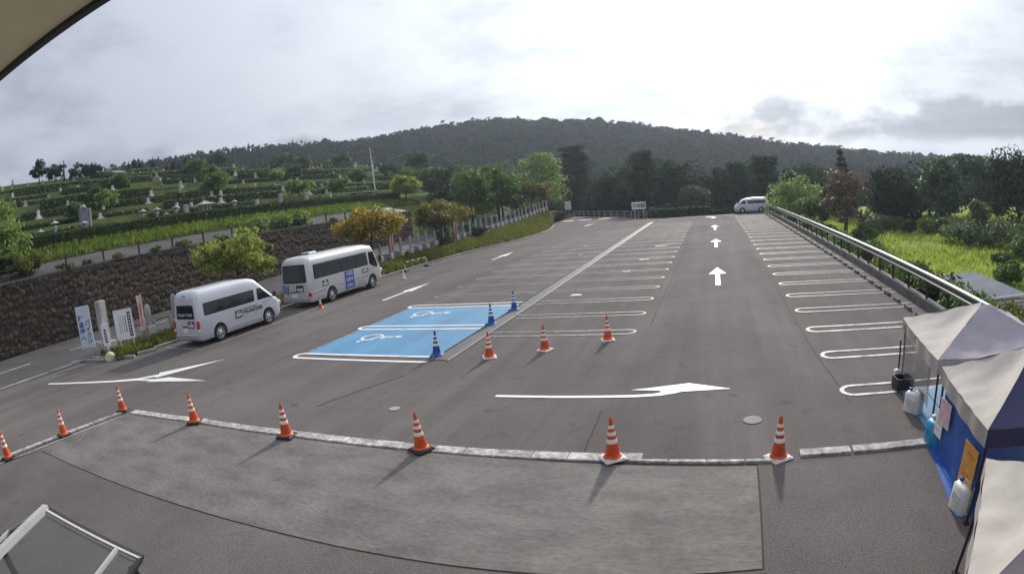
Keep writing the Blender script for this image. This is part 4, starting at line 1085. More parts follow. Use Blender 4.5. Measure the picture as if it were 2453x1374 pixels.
    for k, row_ in enumerate(('大霊園', '延暦寺', '比叡山')): lettering(row_, .115, 'print_white', lp, (-.67, yr(1) - .0125, 1.12 - .15 * k), (1, 0, 0), (0, 0, 1))
    lp = MB().prism([(.06, .86), (.58, .86), (.58, 1.18), (.06, 1.18)], fn(.010), (0, -1, 0), .006).build('logo_panel', M['sign_navy'], t)
    for i in range(3): MB().prism([(.13 + .14 * i, .90), (.23 + .14 * i, .90), (.23 + .14 * i, 1.03), (.13 + .14 * i, 1.03)], fn(.0125), (0, -1, 0), .002).build('logo_mark', M['print_white'], lp)
    MB().prism([(-.36, .82), (.20, .82), (.20, .87), (-.36, .87)], fn(.014), (0, -1, 0), .02).build('rear_handle', M['seal_black'], t)
    MB().prism([(-.30, .56), (.10, .56), (.10, .76), (-.30, .76)], fn(.010), (0, -1, 0), .02).build('number_plate', M['print_white'], t)
    b = MB(); b.bevbox((0, .05, .44), (1.98, .16, .22), .05); b.build('rear_bumper', M['bumper_grey'], t)
    # front
    nf = Vector((0, 1, (yf(1.4) - yf(2.1)) / .7)).normalized(); ff = lambda o: (lambda x, z: (x, yf(z) + o, z))
    MB().prism(rounded([(-.56, 1.36), (.56, 1.36), (.52, 2.16), (-.52, 2.16)], .08), ff(.006), nf, .02).build('windscreen', M['car_glass'], t)
    MB().prism([(-.45, .84), (.45, .84), (.45, 1.0), (-.45, 1.0)], ff(.010), (0, 1, 0), .03).build('grille', M['chrome'], t)
    b = MB(); b.bevbox((0, L - .08, .48), (1.7, .18, .26), .06); b.build('front_bumper', M['bumper_grey'], t)
    # rooftop vent on the left rear of the roof
    b = MB(); b.bevbox((-.25, 1.75, H + .045), (.62, .70, .13), .05); b.build('roof_vent', M['car_white'], t)
    b = MB(); b.bevbox((-.25, 1.39, H + .03), (.5, .03, .08), .01); b.build('vent_grille', M['seal_black'], t)
minibus((-19.95, 21.92, 0))

# ---------------------------------------------------------------- signs and stones at the lot entrance
mat('alu_dull', (0.52, 0.53, 0.53), 0.45, 0.1, var=0.08)
mat('board_blue_white', (0.60, 0.66, 0.72), 0.5, var=0.06)
mat('ink_blue', (0.02, 0.10, 0.24), 0.5)
mat('ink_grey', (0.25, 0.28, 0.30), 0.6)
mat('yellow_cement', (0.60, 0.55, 0.36), 0.85, var=0.2, vscale=6, bump=.3)
mat('banner_red', (0.55, 0.045, 0.05), 0.8)
mat('banner_pink', (0.72, 0.46, 0.42), 0.8)
def face(c, ang):
    """local frame of an upright board at c facing direction ang (radians from +X)"""
    n = Vector((math.cos(ang), math.sin(ang), 0)); u = Vector((-n.y, n.x, 0)); return n, u
t = empty('direction_sign', (-24.75, 11.55, 0), 0, 'tall white sign board with blue vertical lettering at the road edge', 'sign')
n, u = face(t.location, R(-42))
tb_ = MB(); tb_.box((0, 0, 1.38), (.05, .74, 1.90), rz=R(-42)); brd = tb_.build('board', M['board_blue_white'], t)
for s in (-1, 1):
    MB().tube([tuple(u * s * .24 - n * .04), tuple(u * s * .24 - n * .04 + Vector((0, 0, 2.2)))], .025, 8).build('post', M['metal_grey'], t)
lettering('駐車場へ', .30, 'ink_blue', brd, tuple(n * .029 - u * .16 + Vector((0, 0, 1.32))), tuple(u), (0, 0, 1), vertical=True, sp=.98, bold=.008)
lettering('バイクは', .30, 'ink_blue', brd, tuple(n * .029 + u * .18 + Vector((0, 0, 1.10))), tuple(u), (0, 0, 1), vertical=True, sp=.98, bold=.008)
# tall stone gate pillar
t = empty('gate_pillar', (-24.15, 12.35, .1), R(8), 'tall square stone gate pillar on a block, tallest stone at the entrance', 'pillar')
b = MB(); b.bevbox((0, 0, .22), (.78, .78, .52), .03); b.build('plinth', M['stone_pale'], t)
b = MB(); b.box((0, 0, 1.36), (.40, .40, 1.80)); b.build('shaft', M['stone_pale'], t)
b = MB(); b.box((0, 0, 2.29), (.40, .40, .06), taper=.8); b.build('cap', M['stone_pale'], t)
# small pointed sign in a yellow cement foot
t = empty('stand_sign', (-22.55, 11.55, 0), R(-40), 'narrow pointed sign on a pole stuck in a rounded yellow foot', 'sign')
MB().lathe([(.26, 0), (.27, .06), (.25, .18), (.19, .29), (.10, .345), (.02, .36)], 20).build('foot', M['yellow_cement'], t, smooth=60)
MB().tube([(0, 0, .3), (0, 0, 1.60)], .022, 8).build('pole', M['alu_white'], t)
pts = [(-.17, .62), (.17, .62), (.17, 1.42)] + [(.17 * math.cos(a), 1.42 + .20 * math.sin(a)) for a in (math.pi * k / 10 for k in range(1, 10))] + [(-.17, 1.42)]
b = MB(); b.prism(pts, lambda a, c: (.045, a, c), (1, 0, 0), .02); brd = b.build('board', M['print_white'], t)
for k in range(5):
    for q in ((-.055, .025), (.015, .06)):
        MB().prism([(q[0], 1.24 - .12 * k), (q[1], 1.24 - .12 * k), (q[1], 1.32 - .12 * k), (q[0], 1.32 - .12 * k)], lambda a, c: (.047, a, c), (1, 0, 0), .0015).build('printed_mark', M['ink'], brd)
# white notice board with a black vertical strip
t = empty('notice_board', (-23.05, 12.95, .12), R(-38), 'white framed notice board with black vertical strip on two legs', 'sign')
b = MB(); b.box((0, 0, 1.10), (.05, .92, 1.32)); brd = b.build('board', M['print_white'], t)
for s in (-1, 1): MB().tube([(-.03, s * .33, 0), (-.03, s * .33, 1.3)], .025, 8).build('leg', M['alu_white'], t)
for a, c, m_ in ((.22, .38, 'ink'), (-.02, .02, 'ink_grey'), (-.14, -.11, 'ink_grey'), (-.24, -.21, 'ink_grey'), (.08, .14, 'ink_grey')):
    z0, z1 = (.54, 1.62) if m_ == 'ink' else (.75, 1.5)
    MB().prism([(a, z0), (c, z0), (c, z1), (a, z1)], lambda y_, z_: (.027, y_, z_), (1, 0, 0), .0015).build('printed_strip', M[m_], brd)
for k in range(7): MB().prism([(.27, .62 + .14 * k), (.33, .62 + .14 * k), (.33, .70 + .14 * k), (.27, .70 + .14 * k)], lambda y_, z_: (.0285, y_, z_), (1, 0, 0), .001).build('printed_mark', M['print_white'], brd)
for s in (-1, 1): b = MB(); b.box((.012, s * .45, 1.10), (.06, .035, 1.32)); b.build('frame_bar', M['alu_white'], t)
for zz in (.45, 1.75): b = MB(); b.box((.012, 0, zz), (.06, .935, .035)); b.build('frame_bar', M['alu_white'], t)
# fallen pole and stub at the tip of the verge
t = empty('ground_pole', (-23.2, 11.2, 0), 0, 'pale pole lying on the ground at the tip of the verge', 'pole')
MB().tube([(-1.35, -.55, .07), (-.4, -.25, .09), (.5, .12, .05)], .05, 8).build('shaft', M['stone_pale'], t, smooth=60)
b = MB(); b.bevbox((-1.25, -.75, .05), (.5, .36, .10), .02, .3); b.build('end_block', M['concrete'], t)

# ---------------------------------------------------------------- stone fence posts on the verge
mat('stone_white', (0.50, 0.495, 0.49), 0.8, var=0.15, vscale=4, bump=0.2, bscale=50, obj_rand=0.1, streak=0.2)
mat('stone_grey', (0.33, 0.325, 0.325), 0.8, var=0.2, vscale=4, bump=0.3, bscale=50, obj_rand=0.15, streak=0.25)
def stone_post(label, x, y, h, grp, wide=.30, rz_=0.0):
    t = empty('stone_post', (x, y, zb(y) - .04), rz_, label, 'stone post', grp)
    b = MB(); b.bevbox((0, 0, .28), (wide + .12, wide + .18, .60), .02); b.build('pedestal', M['stone_white'], t)
    b = MB(); n = 8; w = wide / 2
    prof = [(w, .58), (w * .97, .58 + (h - .58) * .72), (w * .85, h * .90), (w * .5, h * .975), (w * .1, h)]
    P = []; fs = []
    for r_, z in prof:
        for k in range(n):
            a = math.pi / 4 * k + math.pi / 8; q = 1 / max(abs(math.cos(a)), abs(math.sin(a))) * .97; P.append((r_ * math.cos(a) * q, r_ * math.sin(a) * q, z))
    for i in range(len(prof) - 1):
        for k in range(n): j = (k + 1) % n; fs.append((i * n + k, i * n + j, (i + 1) * n + j, (i + 1) * n + k))
    fs.append(tuple((len(prof) - 1) * n + k for k in range(n))); b.add(P, fs); b.build('shaft', M['stone_grey'], t, smooth=50)
    return t
stone_post('rounded stone post beside the pink banner near the van', -24.2, 15.15, 1.62, 'stone posts near the van', .34)
stone_post('rounded stone post right at the left rear corner of the van', -24.15, 16.9, 1.80, 'stone posts near the van', .34)
py = [33.6 + 1.46 * k for k in range(31)]
for k, y in enumerate(py):
    stone_post('%s pale pointed stone fence post counted from the minibus front' % ordw(k + 1), -23.05 + .05 * math.sin(y), y, 1.62 + .08 * math.sin(3 * y) + (.25 if k == 20 else 0), 'stone fence posts along the verge', .21)
for k in range(30):
    y = (py[k] + py[k + 1]) / 2
    if k % 5 == 3: continue
    b = MB(); b.bevbox((0, 0, .34), (.12, .78, .62), .02)
    o = b.build('stone_slab', M['stone_blue'], None, (-23.12, y, zb(y) - .06)); tag(o, 'blue-grey stone slab between the %s and %s fence posts from the minibus' % (ordw(k + 1), ordw(k + 2)), 'stone slab', 'stone slabs between the fence posts')
# low black chain rails by the entrance stones
t = empty('chain_rail', (-24.2, 14.0, .12), 0, 'low dark rail on short stone blocks beside the pink banner', 'rail')
for y0, y1 in ((-.2, .7), (1.5, 2.5)): MB().tube([(0, y0, .72), (0, y1, .72)], .03, 8).build('rail_bar', M['metal_dark'], t)
for y0 in (-.3, .75, 1.45, 2.55): b = MB(); b.bevbox((0, y0, .36), (.2, .16, .76), .02); b.build('block', M['stone_pale'], t)
# banners on poles
def banner(label, x, y, z0, h, m_, lean=0.0, w=.42):
    t = empty('banner', (x, y, z0), R(-35), label, 'banner')
    MB().tube([(0, 0, 0), (0, lean, h)], .018, 8).build('pole', M['alu_white'], t)
    b = MB(); b.grid(lambda u, v: (.03 + .04 * math.sin(v * 7 + u * 3), -.01 - w * u * (1 - .45 * v * (1 - v)), h * (.20 + .76 * v)), 5, 14); b.build('cloth', M[m_], t, smooth=180)
    b = MB(); b.grid(lambda u, v: (.034 + .04 * math.sin(v * 7 + .5 * 3), -w * (.38 + .2 * u), h * (.30 + .5 * v)), 2, 12); b.build('printed_band', M['banner_red' if m_ != 'banner_red' else 'print_white'], t)
    MB().tube([(0, .03, h * .96), (0, -w - .02, h * .965)], .012, 6).build('cross_bar', M['alu_white'], t)
banner('thin pink and red banner on a pole beside the entrance stone posts', -24.0, 14.75, .12, 2.15, 'banner_pink', .02, .24)
banner('pale pink banner on a pole just ahead of the minibus', -23.6, 37.9, zb(38) - .05, 2.35, 'banner_pink', 0, .32)
banner('red banner on a pole right of the spreading maple', -23.6, 49.4, zb(49) - .05, 2.2, 'banner_red', 0, .50)
# low yellow-black hoop barrier at the kerb
t = empty('hoop_barrier', (-20.55, 34.1, 0), 0, 'low striped hoop barrier standing along the kerb ahead of the minibus', 'barrier')
mat('yellow_paint', (0.62, 0.55, 0.30), 0.5, var=.15)
seg = [(0, 0, .06), (0, 0, .55), (.05, .12, .66)] + [(.05 + .04 * k, .12 + .33 * k, .66) for k in range(1, 8)] + [(.37, 2.55, .55), (.37, 2.55, .06)]
for k in range(len(seg) - 1): MB().tube([seg[k], seg[k + 1]], .035, 8).build('hoop_tube', M['yellow_paint' if k % 2 == 0 or k > 8 else 'metal_dark'], t)
for q in ((0, 0, .05), (.37, 2.55, .05)): b = MB(); b.bevbox(q, (.42, .42, .14), .03); b.build('foot', M['rubber'], t)

# ---------------------------------------------------------------- railings
def railing(name, label, pts, step, h, rails, post_r, rail_r, mp, mr, z0=lambda x, y: 0.0, cat='railing', square=False):
    t = empty(name, (pts[0][0], pts[0][1], 0), 0, label, cat); O = Vector((pts[0][0], pts[0][1], 0))
    A = along([Vector(p) for p in pts], step)
    for p, a in A:
        q = Vector((p.x, p.y, z0(p.x, p.y))) - O
        b = MB()
        if square: b.box((q.x, q.y, q.z + h / 2 - .1), (post_r * 2, post_r * 2, h + .2), a)
        else: b.tube([q - Vector((0, 0, .2)), q + Vector((0, 0, h))], post_r, 8)
        b.build('post', M[mp], t)
    for i in range(len(A) - 1):
        p, q = A[i][0], A[i + 1][0]
        for zz in rails:
            a_ = Vector((p.x, p.y, z0(p.x, p.y) + zz)) - O; c_ = Vector((q.x, q.y, z0(q.x, q.y) + zz)) - O
            MB().tube([a_, c_], rail_r, 8).build('rail', M[mr], t, smooth=60)
    return t
railing('wall_railing', 'dark post railing along the top of the stone retaining wall', [(-33.2, -3.3), (-33.2, 57)], 3.02, .75, (.70,), .05, .018, 'metal_dark', 'metal_dark', lambda x, y: 4.02, square=True)
railing('end_railing', 'grey two-bar railing at the far left end of the lot', [(-27.6, 102.6), (-16.6, 86.6), (-8.7, 75.9)], 2.15, .95, (.9, .45), .06, .045, 'metal_grey', 'metal_grey', square=True)
t = empty('guardrail', (7.40, 6.0, .30), 0, 'long steel guardrail with two bright rails along the right edge', 'guardrail')
for k in range(36):
    b = MB(); b.bevbox((-.01, 2.0 * k, .40), (.09, .06, .82), .01); b.build('post', M['metal_dark'], t)
wp = [(0, -.155), (-.05, -.148), (-.115, -.12), (-.13, -.09), (-.12, -.06), (-.01, -.02), (-.01, .02), (-.08, .055), (-.085, .08), (-.08, .105), (-.03, .145), (0, .155)]
for k in range(35):                                   # double-ridged steel beam, one length per bay
    b = MB(); n_ = len(wp); q = [(-.05 + x, 2.0 * k + y_, .73 + z_) for y_ in (.004, 1.996) for x, z_ in wp] + [(-.046 + x, 2.0 * k + y_, .73 + z_) for y_ in (.004, 1.996) for x, z_ in wp]
    b.add(q, [(i_ + 1, i_, n_ + i_, n_ + i_ + 1) for i_ in range(n_ - 1)] + [(2 * n_ + i_, 2 * n_ + i_ + 1, 3 * n_ + i_ + 1, 3 * n_ + i_) for i_ in range(n_ - 1)])
    b.build('beam', M['metal_rail'], t, smooth=60)
# wheel stops
wsm = MB(); wsm.add([(-.075, -.3, 0), (.075, -.3, 0), (.075, .3, 0), (-.075, .3, 0), (-.05, -.27, .12), (.05, -.27, .12), (.05, .27, .12), (-.05, .27, .12)], [(3, 2, 1, 0), (4, 5, 6, 7), (0, 1, 5, 4), (1, 2, 6, 5), (2, 3, 7, 6), (3, 0, 4, 7)])
mat('wheel_stop', (0.085, 0.075, 0.068), 0.85, var=.25, vscale=6, obj_rand=.25)
wme = wsm.mesh('wheel_stop', M['wheel_stop'])
k = 0
for i in range(25):
    for dy in (.62, 1.85):
        y = 11.085 + 2.5 * i + dy
        if y > 72 or y < 14: continue
        k += 1
        o = link('wheel_stop', wme, None, (6.62, y, .002), (0, 0, g2.uniform(-.03, .03)))
        tag(o, '%s dark wheel stop along the guardrail bays counted from the tents' % ordw(k), 'wheel stop', 'wheel stops of the guardrail bays')

# ---------------------------------------------------------------- far end of the lot
t = empty('direction_board', (-10.3, 79.0, 0), R(-82), 'white board with dark arrow panels on two legs at the far end', 'sign')
b = MB(); b.box((0, 0, 1.68), (.06, 1.95, 1.0)); brd = b.build('board', M['print_white'], t)
for s in (-.6, .6): b = MB(); b.box((-.05, s, .75), (.08, .08, 1.6)); b.build('leg', M['alu_white'], t)
for a, c, m_ in ((-.85, -.40, 'ink_grey'), (-.28, .25, 'ink_grey'), (.30, .86, 'ink')):
    MB().prism([(a, 1.40), (c, 1.40), (c, 1.95), (a, 1.95)], lambda y_, z_: (.032, y_, z_), (1, 0, 0), .002).build('printed_panel', M[m_], brd)
MB().prism([(.44, 1.62), (.58, 1.62), (.58, 1.52), (.74, 1.68), (.58, 1.84), (.58, 1.74), (.44, 1.74)], lambda y_, z_: (.034, y_, z_), (1, 0, 0), .0015).build('printed_arrow', M['print_white'], brd)
MB().prism([(-.76, 1.48), (-.48, 1.48), (-.48, 1.56), (-.66, 1.56), (-.66, 1.86), (-.76, 1.86)], lambda y_, z_: (.034, y_, z_), (1, 0, 0), .0015).build('printed_arrow', M['print_white'], brd)
t = empty('post_sign', (-26.6, 103.4, 0), R(-75), 'small white upright sign at the left end of the far railing', 'sign')
MB().tube([(0, 0, 0), (0, 0, 2.6)], .05, 8).build('pole', M['metal_grey'], t)
b = MB(); b.box((.06, 0, 1.85), (.05, 1.25, 1.6)); b.build('board', M['print_white'], t)

# ---------------------------------------------------------------- cemetery: lanterns, monuments, gravestones
def lantern(label, x, y, s=1.0, tall=True):
    t = empty('stone_lantern', (x, y, ter_z(x)), .3, label, 'stone lantern', 'stone lanterns behind the front hedge'); t.scale = (s, s, s)
    b = MB(); b.bevbox((0, 0, .1), (.62, .62, .2), .03); b.build('base', M['stone_pale'], t)
    h = .75 if tall else .3
    MB().lathe([(.17, .2), (.14, .3), (.14, .2 + h - .1), (.18, .2 + h)], 12).build('shaft', M['stone_pale'], t, smooth=40)
    b = MB(); b.bevbox((0, 0, .26 + h), (.46, .46, .12), .03); b.build('platform', M['stone_pale'], t)
    b = MB(); b.bevbox((0, 0, .47 + h), (.30, .30, .30), .03); b.build('fire_box', M['stone_blue'], t)
    b = MB(); b.add([(sx * .38, sy * .38, .62 + h) for sx, sy in ((-1, -1), (1, -1), (1, 1), (-1, 1))] + [(sx * .36, sy * .36, .67 + h) for sx, sy in ((-1, -1), (1, -1), (1, 1), (-1, 1))] + [(sx * .08, sy * .08, .84 + h) for sx, sy in ((-1, -1), (1, -1), (1, 1), (-1, 1))],
                    [(3, 2, 1, 0), (0, 1, 5, 4), (1, 2, 6, 5), (2, 3, 7, 6), (3, 0, 4, 7), (4, 5, 9, 8), (5, 6, 10, 9), (6, 7, 11, 10), (7, 4, 8, 11), (8, 9, 10, 11)]); b.build('roof', M['stone_pale'], t)
    MB().lathe([(.07, .83 + h), (.10, .90 + h), (.04, .98 + h), (.01, 1.03 + h)], 10).build('finial', M['stone_pale'], t, smooth=60)
for k, (x, y, s, tl) in enumerate(((-41.5, 26.9, .74, 1), (-41.5, 28.5, .74, 1), (-41.5, 30.7, .74, 1), (-41.6, 29.6, .6, 0), (-42.0, 38.6, .7, 1), (-41.5, 16.4, .7, 0), (-41.3, 20.6, .8, 0), (-41.5, 17.8, .8, 1))):
    lantern('%s stone lantern from the left behind the long front hedge' % ordw([16.4, 17.8, 20.6, 26.9, 28.5, 29.6, 30.7, 38.6].index(y) + 1), x, y, s, tl)
t = empty('monument', (-42.2, 21.2, ter_z(-42.2)), 0, 'dark upright stone monument with pale edge slab behind the front hedge', 'monument')
b = MB(); b.bevbox((0, 0, .15), (.9, 1.5, .3), .03); b.build('plinth', M['stone_pale'], t)
b = MB(); b.bevbox((0, -.15, 1.15), (.4, .8, 1.7), .04); b.build('slab', M['stone_blue'], t)
b = MB(); b.bevbox((.02, .5, 1.1), (.3, .22, 1.6), .03); b.build('side_slab', M['stone_pale'], t)
MB().lathe([(.30, 1.98), (.28, 2.08), (.16, 2.2), (.02, 2.24)], 14, (0, -.15, 0)).build('cap', M['stone_pale'], t, smooth=60)
t = empty('altar_pavilion', (-42.2, 34.8, ter_z(-42.2)), 0, 'small stone pavilion with flared white roof behind the front hedge', 'pavilion')
for sx in (-1, 1):
    for sy in (-1, 1): b = MB(); b.box((sx * .3, sy * .45, .5), (.16, .16, 1.0)); b.build('column', M['stone_pale'], t)
b = MB(); P = [(-.7, -1.0, 1.0), (.7, -1.0, 1.0), (.7, 1.0, 1.0), (-.7, 1.0, 1.0), (-.45, -.6, 1.12), (.45, -.6, 1.12), (.45, .6, 1.12), (-.45, .6, 1.12), (-.06, -.12, 1.36), (.06, -.12, 1.36), (.06, .12, 1.36), (-.06, .12, 1.36)]
b.add(P, [(3, 2, 1, 0), (0, 1, 5, 4), (1, 2, 6, 5), (2, 3, 7, 6), (3, 0, 4, 7), (4, 5, 9, 8), (5, 6, 10, 9), (6, 7, 11, 10), (7, 4, 8, 11), (8, 9, 10, 11)]); b.build('roof', M['stone_pale'], t)
MB().lathe([(.05, 1.34), (.02, 1.75), (.005, 1.85)], 8).build('spire', M['stone_pale'], t)
for k, (x, y, h) in enumerate(((-42.0, 32.3, 1.1), (-42.4, 46.0, 1.3), (-42.2, 50.2, 1.2), (-42.3, 42.2, .9), (-42.2, 54.6, 1.0))):
    t = empty('stone_pillar', (x, y, ter_z(x)), 0, '%s short square stone pillar from the left behind the front hedge' % ordw(sorted([32.3, 46.0, 50.2, 42.2, 54.6]).index(y) + 1), 'pillar', 'stone pillars behind the front hedge')
    b = MB(); b.bevbox((0, 0, .08), (.6, .6, .16), .02); b.build('plinth', M['stone_pale'], t)
    b = MB(); b.bevbox((0, 0, h / 2 + .1), (.40, .40, h), .04); b.build('shaft', M['stone_pale'], t)
def grave_mesh(k):
    b = MB(); b.bevbox((0, 0, .10), (.75, .75, .2), .02); b.bevbox((0, 0, .30), (.52, .52, .2), .02)
    h = (.55, .40, .65)[k]; b.bevbox((0, 0, .40 + h / 2), (.28, .30, h) if k != 1 else (.22, .62, h), .03); return b.mesh('gravestone', M[('stone_white', 'stone_blue', 'stone_pale')[k]])
gms = [grave_mesh(k) for k in range(3)]
g4 = random.Random(21)
for i in range(9):
    x0 = -44.0 - 4.2 * i
    y = 8 + 2 * i + g4.uniform(0, 3); gk = 0
    while y < 62 + 9 * i:
        if g4.random() < .55:
            x = x0 - 1.3 - g4.uniform(0, .3) - (1.5 if g4.random() < .4 else 0)
            o = link('gravestone', gms[g4.choice((0, 0, 1, 2))], None, (x, y, ter_z(x) - .03), (0, 0, g4.uniform(-.1, .1)), (1, 1, g4.uniform(.6, 1.0)))
            gk += 1; tag(o, '%s small gravestone from the left on the %s cemetery terrace from below' % (ordw(gk), ordw(i + 1)), 'gravestone', 'gravestones of cemetery terrace %d' % (i + 1))
        y += g4.uniform(1.2, 3.4) + (6 if g4.random() < .12 else 0)
t = empty('lamp_pole', (-46.0, 70.4, ter_z(-46.0)), 0, 'tall thin pale pole rising above the hillside cemetery', 'pole')
MB().tube([(0, 0, 0), (-.1, 0, 3), (-.25, 0, 6.4)], [.11, .09, .05], 10).build('shaft', M['alu_white'], t, smooth=60)
MB().lathe([(.22, 0), (.22, .25), (.12, .3), (.02, .3)], 12).build('foot', M['concrete'], t)
t = empty('thin_mast', (-75, 34.4, 15.2), 0, 'thin dark mast on the skyline left among the trees', 'mast')
MB().tube([(0, 0, 0), (0, 0, 3.2)], [.2, .06], 8).build('shaft', M['metal_dark'], t)
t = empty('hilltop_shrine', (-76, 44.6, 15.2), .2, 'tiny pale roofed building on the left skyline', 'building')
b = MB(); b.box((0, 0, .4), (1.6, 2.0, .8)); b.build('wall', M['concrete'], t)
b = MB(); b.prism([(-1.3, .75), (1.3, .75), (.1, 1.25), (-.1, 1.25)], lambda a, c: (a, 1.4, c), (0, 1, 0), 2.8); b.build('roof', M['stone_blue'], t)
b = MB(); b.box((.81, 0, .35), (.03, .6, .6)); b.build('door', M['interior'], t)

# ---------------------------------------------------------------- shed beyond the guardrail
mat('roof_tin', (0.16, 0.18, 0.22), 0.75, 0.0, spec=.2, var=.15, vscale=1.5)
mat('roof_rust', (0.13, 0.12, 0.115), 0.8, 0.0, spec=.2, var=.3, vscale=1.2)
t = empty('shed', (12.8, 23.6, -2.2), R(8), 'low shed with grey corrugated tin roof beyond the guardrail', 'shed')
b = MB(); b.box((0, .2, .8), (2.5, 4.2, 1.6)); b.build('wall', M['concrete_dark'], t)
b = MB(); b.grid(lambda u, v: (-1.5 + 3.0 * u + 0, -2.2 + 4.8 * v, 1.62 + .20 * v + .02 * math.cos(u * 2 * math.pi * 20)), 80, 2); b.build('roof_sheet', M['roof_tin'], t)
b = MB(); b.box((0, -2.22, 1.60), (3.0, .05, .10)); b.build('roof_edge', M['alu_white'], t)
b = MB(); b.box((-1.26, .2, .75), (.04, .9, 1.4)); b.build('door', M['metal_grey'], t)
t = empty('lean_to', (13.4, 19.2, -2.2), R(8), 'lower ribbed lean-to roof in front of the grey shed', 'shed')
b = MB(); b.box((0, 0, .65), (3.0, 3.0, 1.3)); b.build('wall', M['concrete_dark'], t)
b = MB(); b.grid(lambda u, v: (-1.8 + 3.6 * u, -2.0 + 4.0 * v, 1.36 + .16 * v + .045 * (1 if int(v * 40) % 5 == 0 else 0)), 3, 40); b.build('roof_sheet', M['roof_rust'], t)

# ---------------------------------------------------------------- tents and market things on the right
mat('tent_beige', (0.41, 0.375, 0.345), 0.85, var=.10, vscale=2.5, bump=.15, bscale=9)
mat('tent_mauve', (0.37, 0.34, 0.375), 0.85, var=.08, vscale=2.5, bump=.15, bscale=9)
mat('tent_navy', (0.040, 0.038, 0.105), 0.75, var=.12, vscale=2.5, bump=.15, bscale=9)
mat('tarp_blue', (0.022, 0.10, 0.40), 0.5, var=.2, vscale=3, bump=.3, bscale=6)
mat('sheet_light_blue', (0.12, 0.32, 0.58), 0.6, var=.15, vscale=3, bump=.2, bscale=8)
mat('tank_blue', (0.015, 0.24, 0.46), 0.4, var=.12, vscale=5)
mat('tank_white', (0.62, 0.62, 0.60), 0.4, var=.1, vscale=5)
mat('poster_pink', (0.72, 0.50, 0.54), 0.6, var=.2, vscale=8)
mat('poster_orange', (0.72, 0.24, 0.03), 0.5, var=.4, vscale=9, col2=(.70, .46, .12))
glass_mat('vinyl', (0.80, 0.80, 0.78), 0.22, .25)
def tent(label, corners, ze, zp, mats_, valance_m, overlap=.14):
    """corners: near-left, near-right, far-right, far-left on the ground plane; mats_ for near, right, far, left roof faces"""
    c = Vector((sum(q[0] for q in corners) / 4, sum(q[1] for q in corners) / 4, 0))
    t = empty('tent', (c.x, c.y, .004), 0, label, 'tent', None)
    K = [Vector((q[0], q[1], 0)) - c for q in corners]; pk = Vector((0, 0, zp))
    for i in range(4):
        a, b_ = K[i] + Vector((0, 0, ze)), K[(i + 1) % 4] + Vector((0, 0, ze))
        out = ((a + b_) / 2); out.z = 0; out.normalize()
        m = MB(); n = 18; P = []; idx = {}
        for r_ in range(n + 1):
            v = r_ / n
            for q in range(n - r_ + 1):
                u = q / max(1, n - r_)
                e = a + (b_ - a) * u; p = e + (pk - e) * v
                sag = -.10 * math.sin(math.pi * u) * math.sin(math.pi * min(1, v * 1.15)) - .05 * math.sin(math.pi * u) * (1 - v)
                sag += .010 * math.sin(9 * u + 5 * v + i) + .011 * (1 - v) * math.sin(31 * u * (1 - v) + 9 * v + 2 * i) * math.sin(math.pi * u) + .006 * math.sin(17 * v + 3 * i + 6 * u)
                idx[(r_, q)] = len(P); P.append((p.x, p.y, p.z + sag))
        fs = []
        for r_ in range(n):
            for q in range(n - r_):
                fs.append((idx[(r_, q)], idx[(r_, q + 1)], idx[(r_ + 1, q)]))
                if q < n - r_ - 1: fs.append((idx[(r_, q + 1)], idx[(r_ + 1, q + 1)], idx[(r_ + 1, q)]))
        m.add(P, fs); m.build('roof_panel', M[mats_[i]], t, smooth=180)
        m = MB(); m.grid(lambda u, v: tuple((a + (b_ - a) * u) + out * (.012 * math.sin(u * 21 + i)) + Vector((0, 0, -.05 * math.sin(math.pi * u) - .24 * v + .0)) + out * .006), 20, 2); m.build('valance', M[valance_m[i]], t, smooth=180)
        # frame: leg, eave bar
        l = K[i] * .96; MB().tube([l, l + Vector((0, 0, ze - .04))], .022, 8).build('leg', M['metal_dark'], t)
        foot = MB(); foot.box((l.x, l.y, .01), (.09, .09, .02)); foot.build('foot_plate', M['metal_dark'], t)
        MB().tube([K[i] * .965 + Vector((0, 0, ze - .09)), K[(i + 1) % 4] * .965 + Vector((0, 0, ze - .09))], .014, 6).build('eave_bar', M['alu_white'], t)
    MB().tube([(0, 0, zp - .45), (0, 0, zp - .01)], .02, 6).build('centre_pole', M['metal_dark'], t)
    for i in range(4): MB().tube([K[i] * .96 + Vector((0, 0, ze - .1)), Vector((0, 0, zp - .4))], .012, 6).build('brace', M['metal_dark'], t)
    return t
tent('far beige and mauve pop-up tent beside the guardrail', [(3.82, 8.55), (6.85, 8.45), (7.05, 11.35), (4.12, 11.46)], 1.36, 1.92, ['tent_mauve', 'tent_mauve', 'tent_beige', 'tent_beige'], ['tent_mauve', 'tent_mauve', 'tent_beige', 'tent_beige'])
tent('middle pop-up tent with beige left side and navy front', [(3.52, 5.78), (6.1, 5.55), (6.35, 8.1), (3.76, 8.20)], 1.36, 1.98, ['tent_navy', 'tent_navy', 'tent_beige', 'tent_beige'], ['tent_navy', 'tent_navy', 'tent_beige', 'tent_beige'])
tent('nearest pop-up tent with pale beige roof at the lower right corner', [(1.93, 2.75), (4.1, 1.75), (5.15, 3.95), (3.06, 4.92)], 1.46, 2.05, ['tent_mauve', 'tent_mauve', 'tent_beige', 'tent_beige'], ['tent_mauve', 'tent_mauve', 'tent_beige', 'tent_beige'])
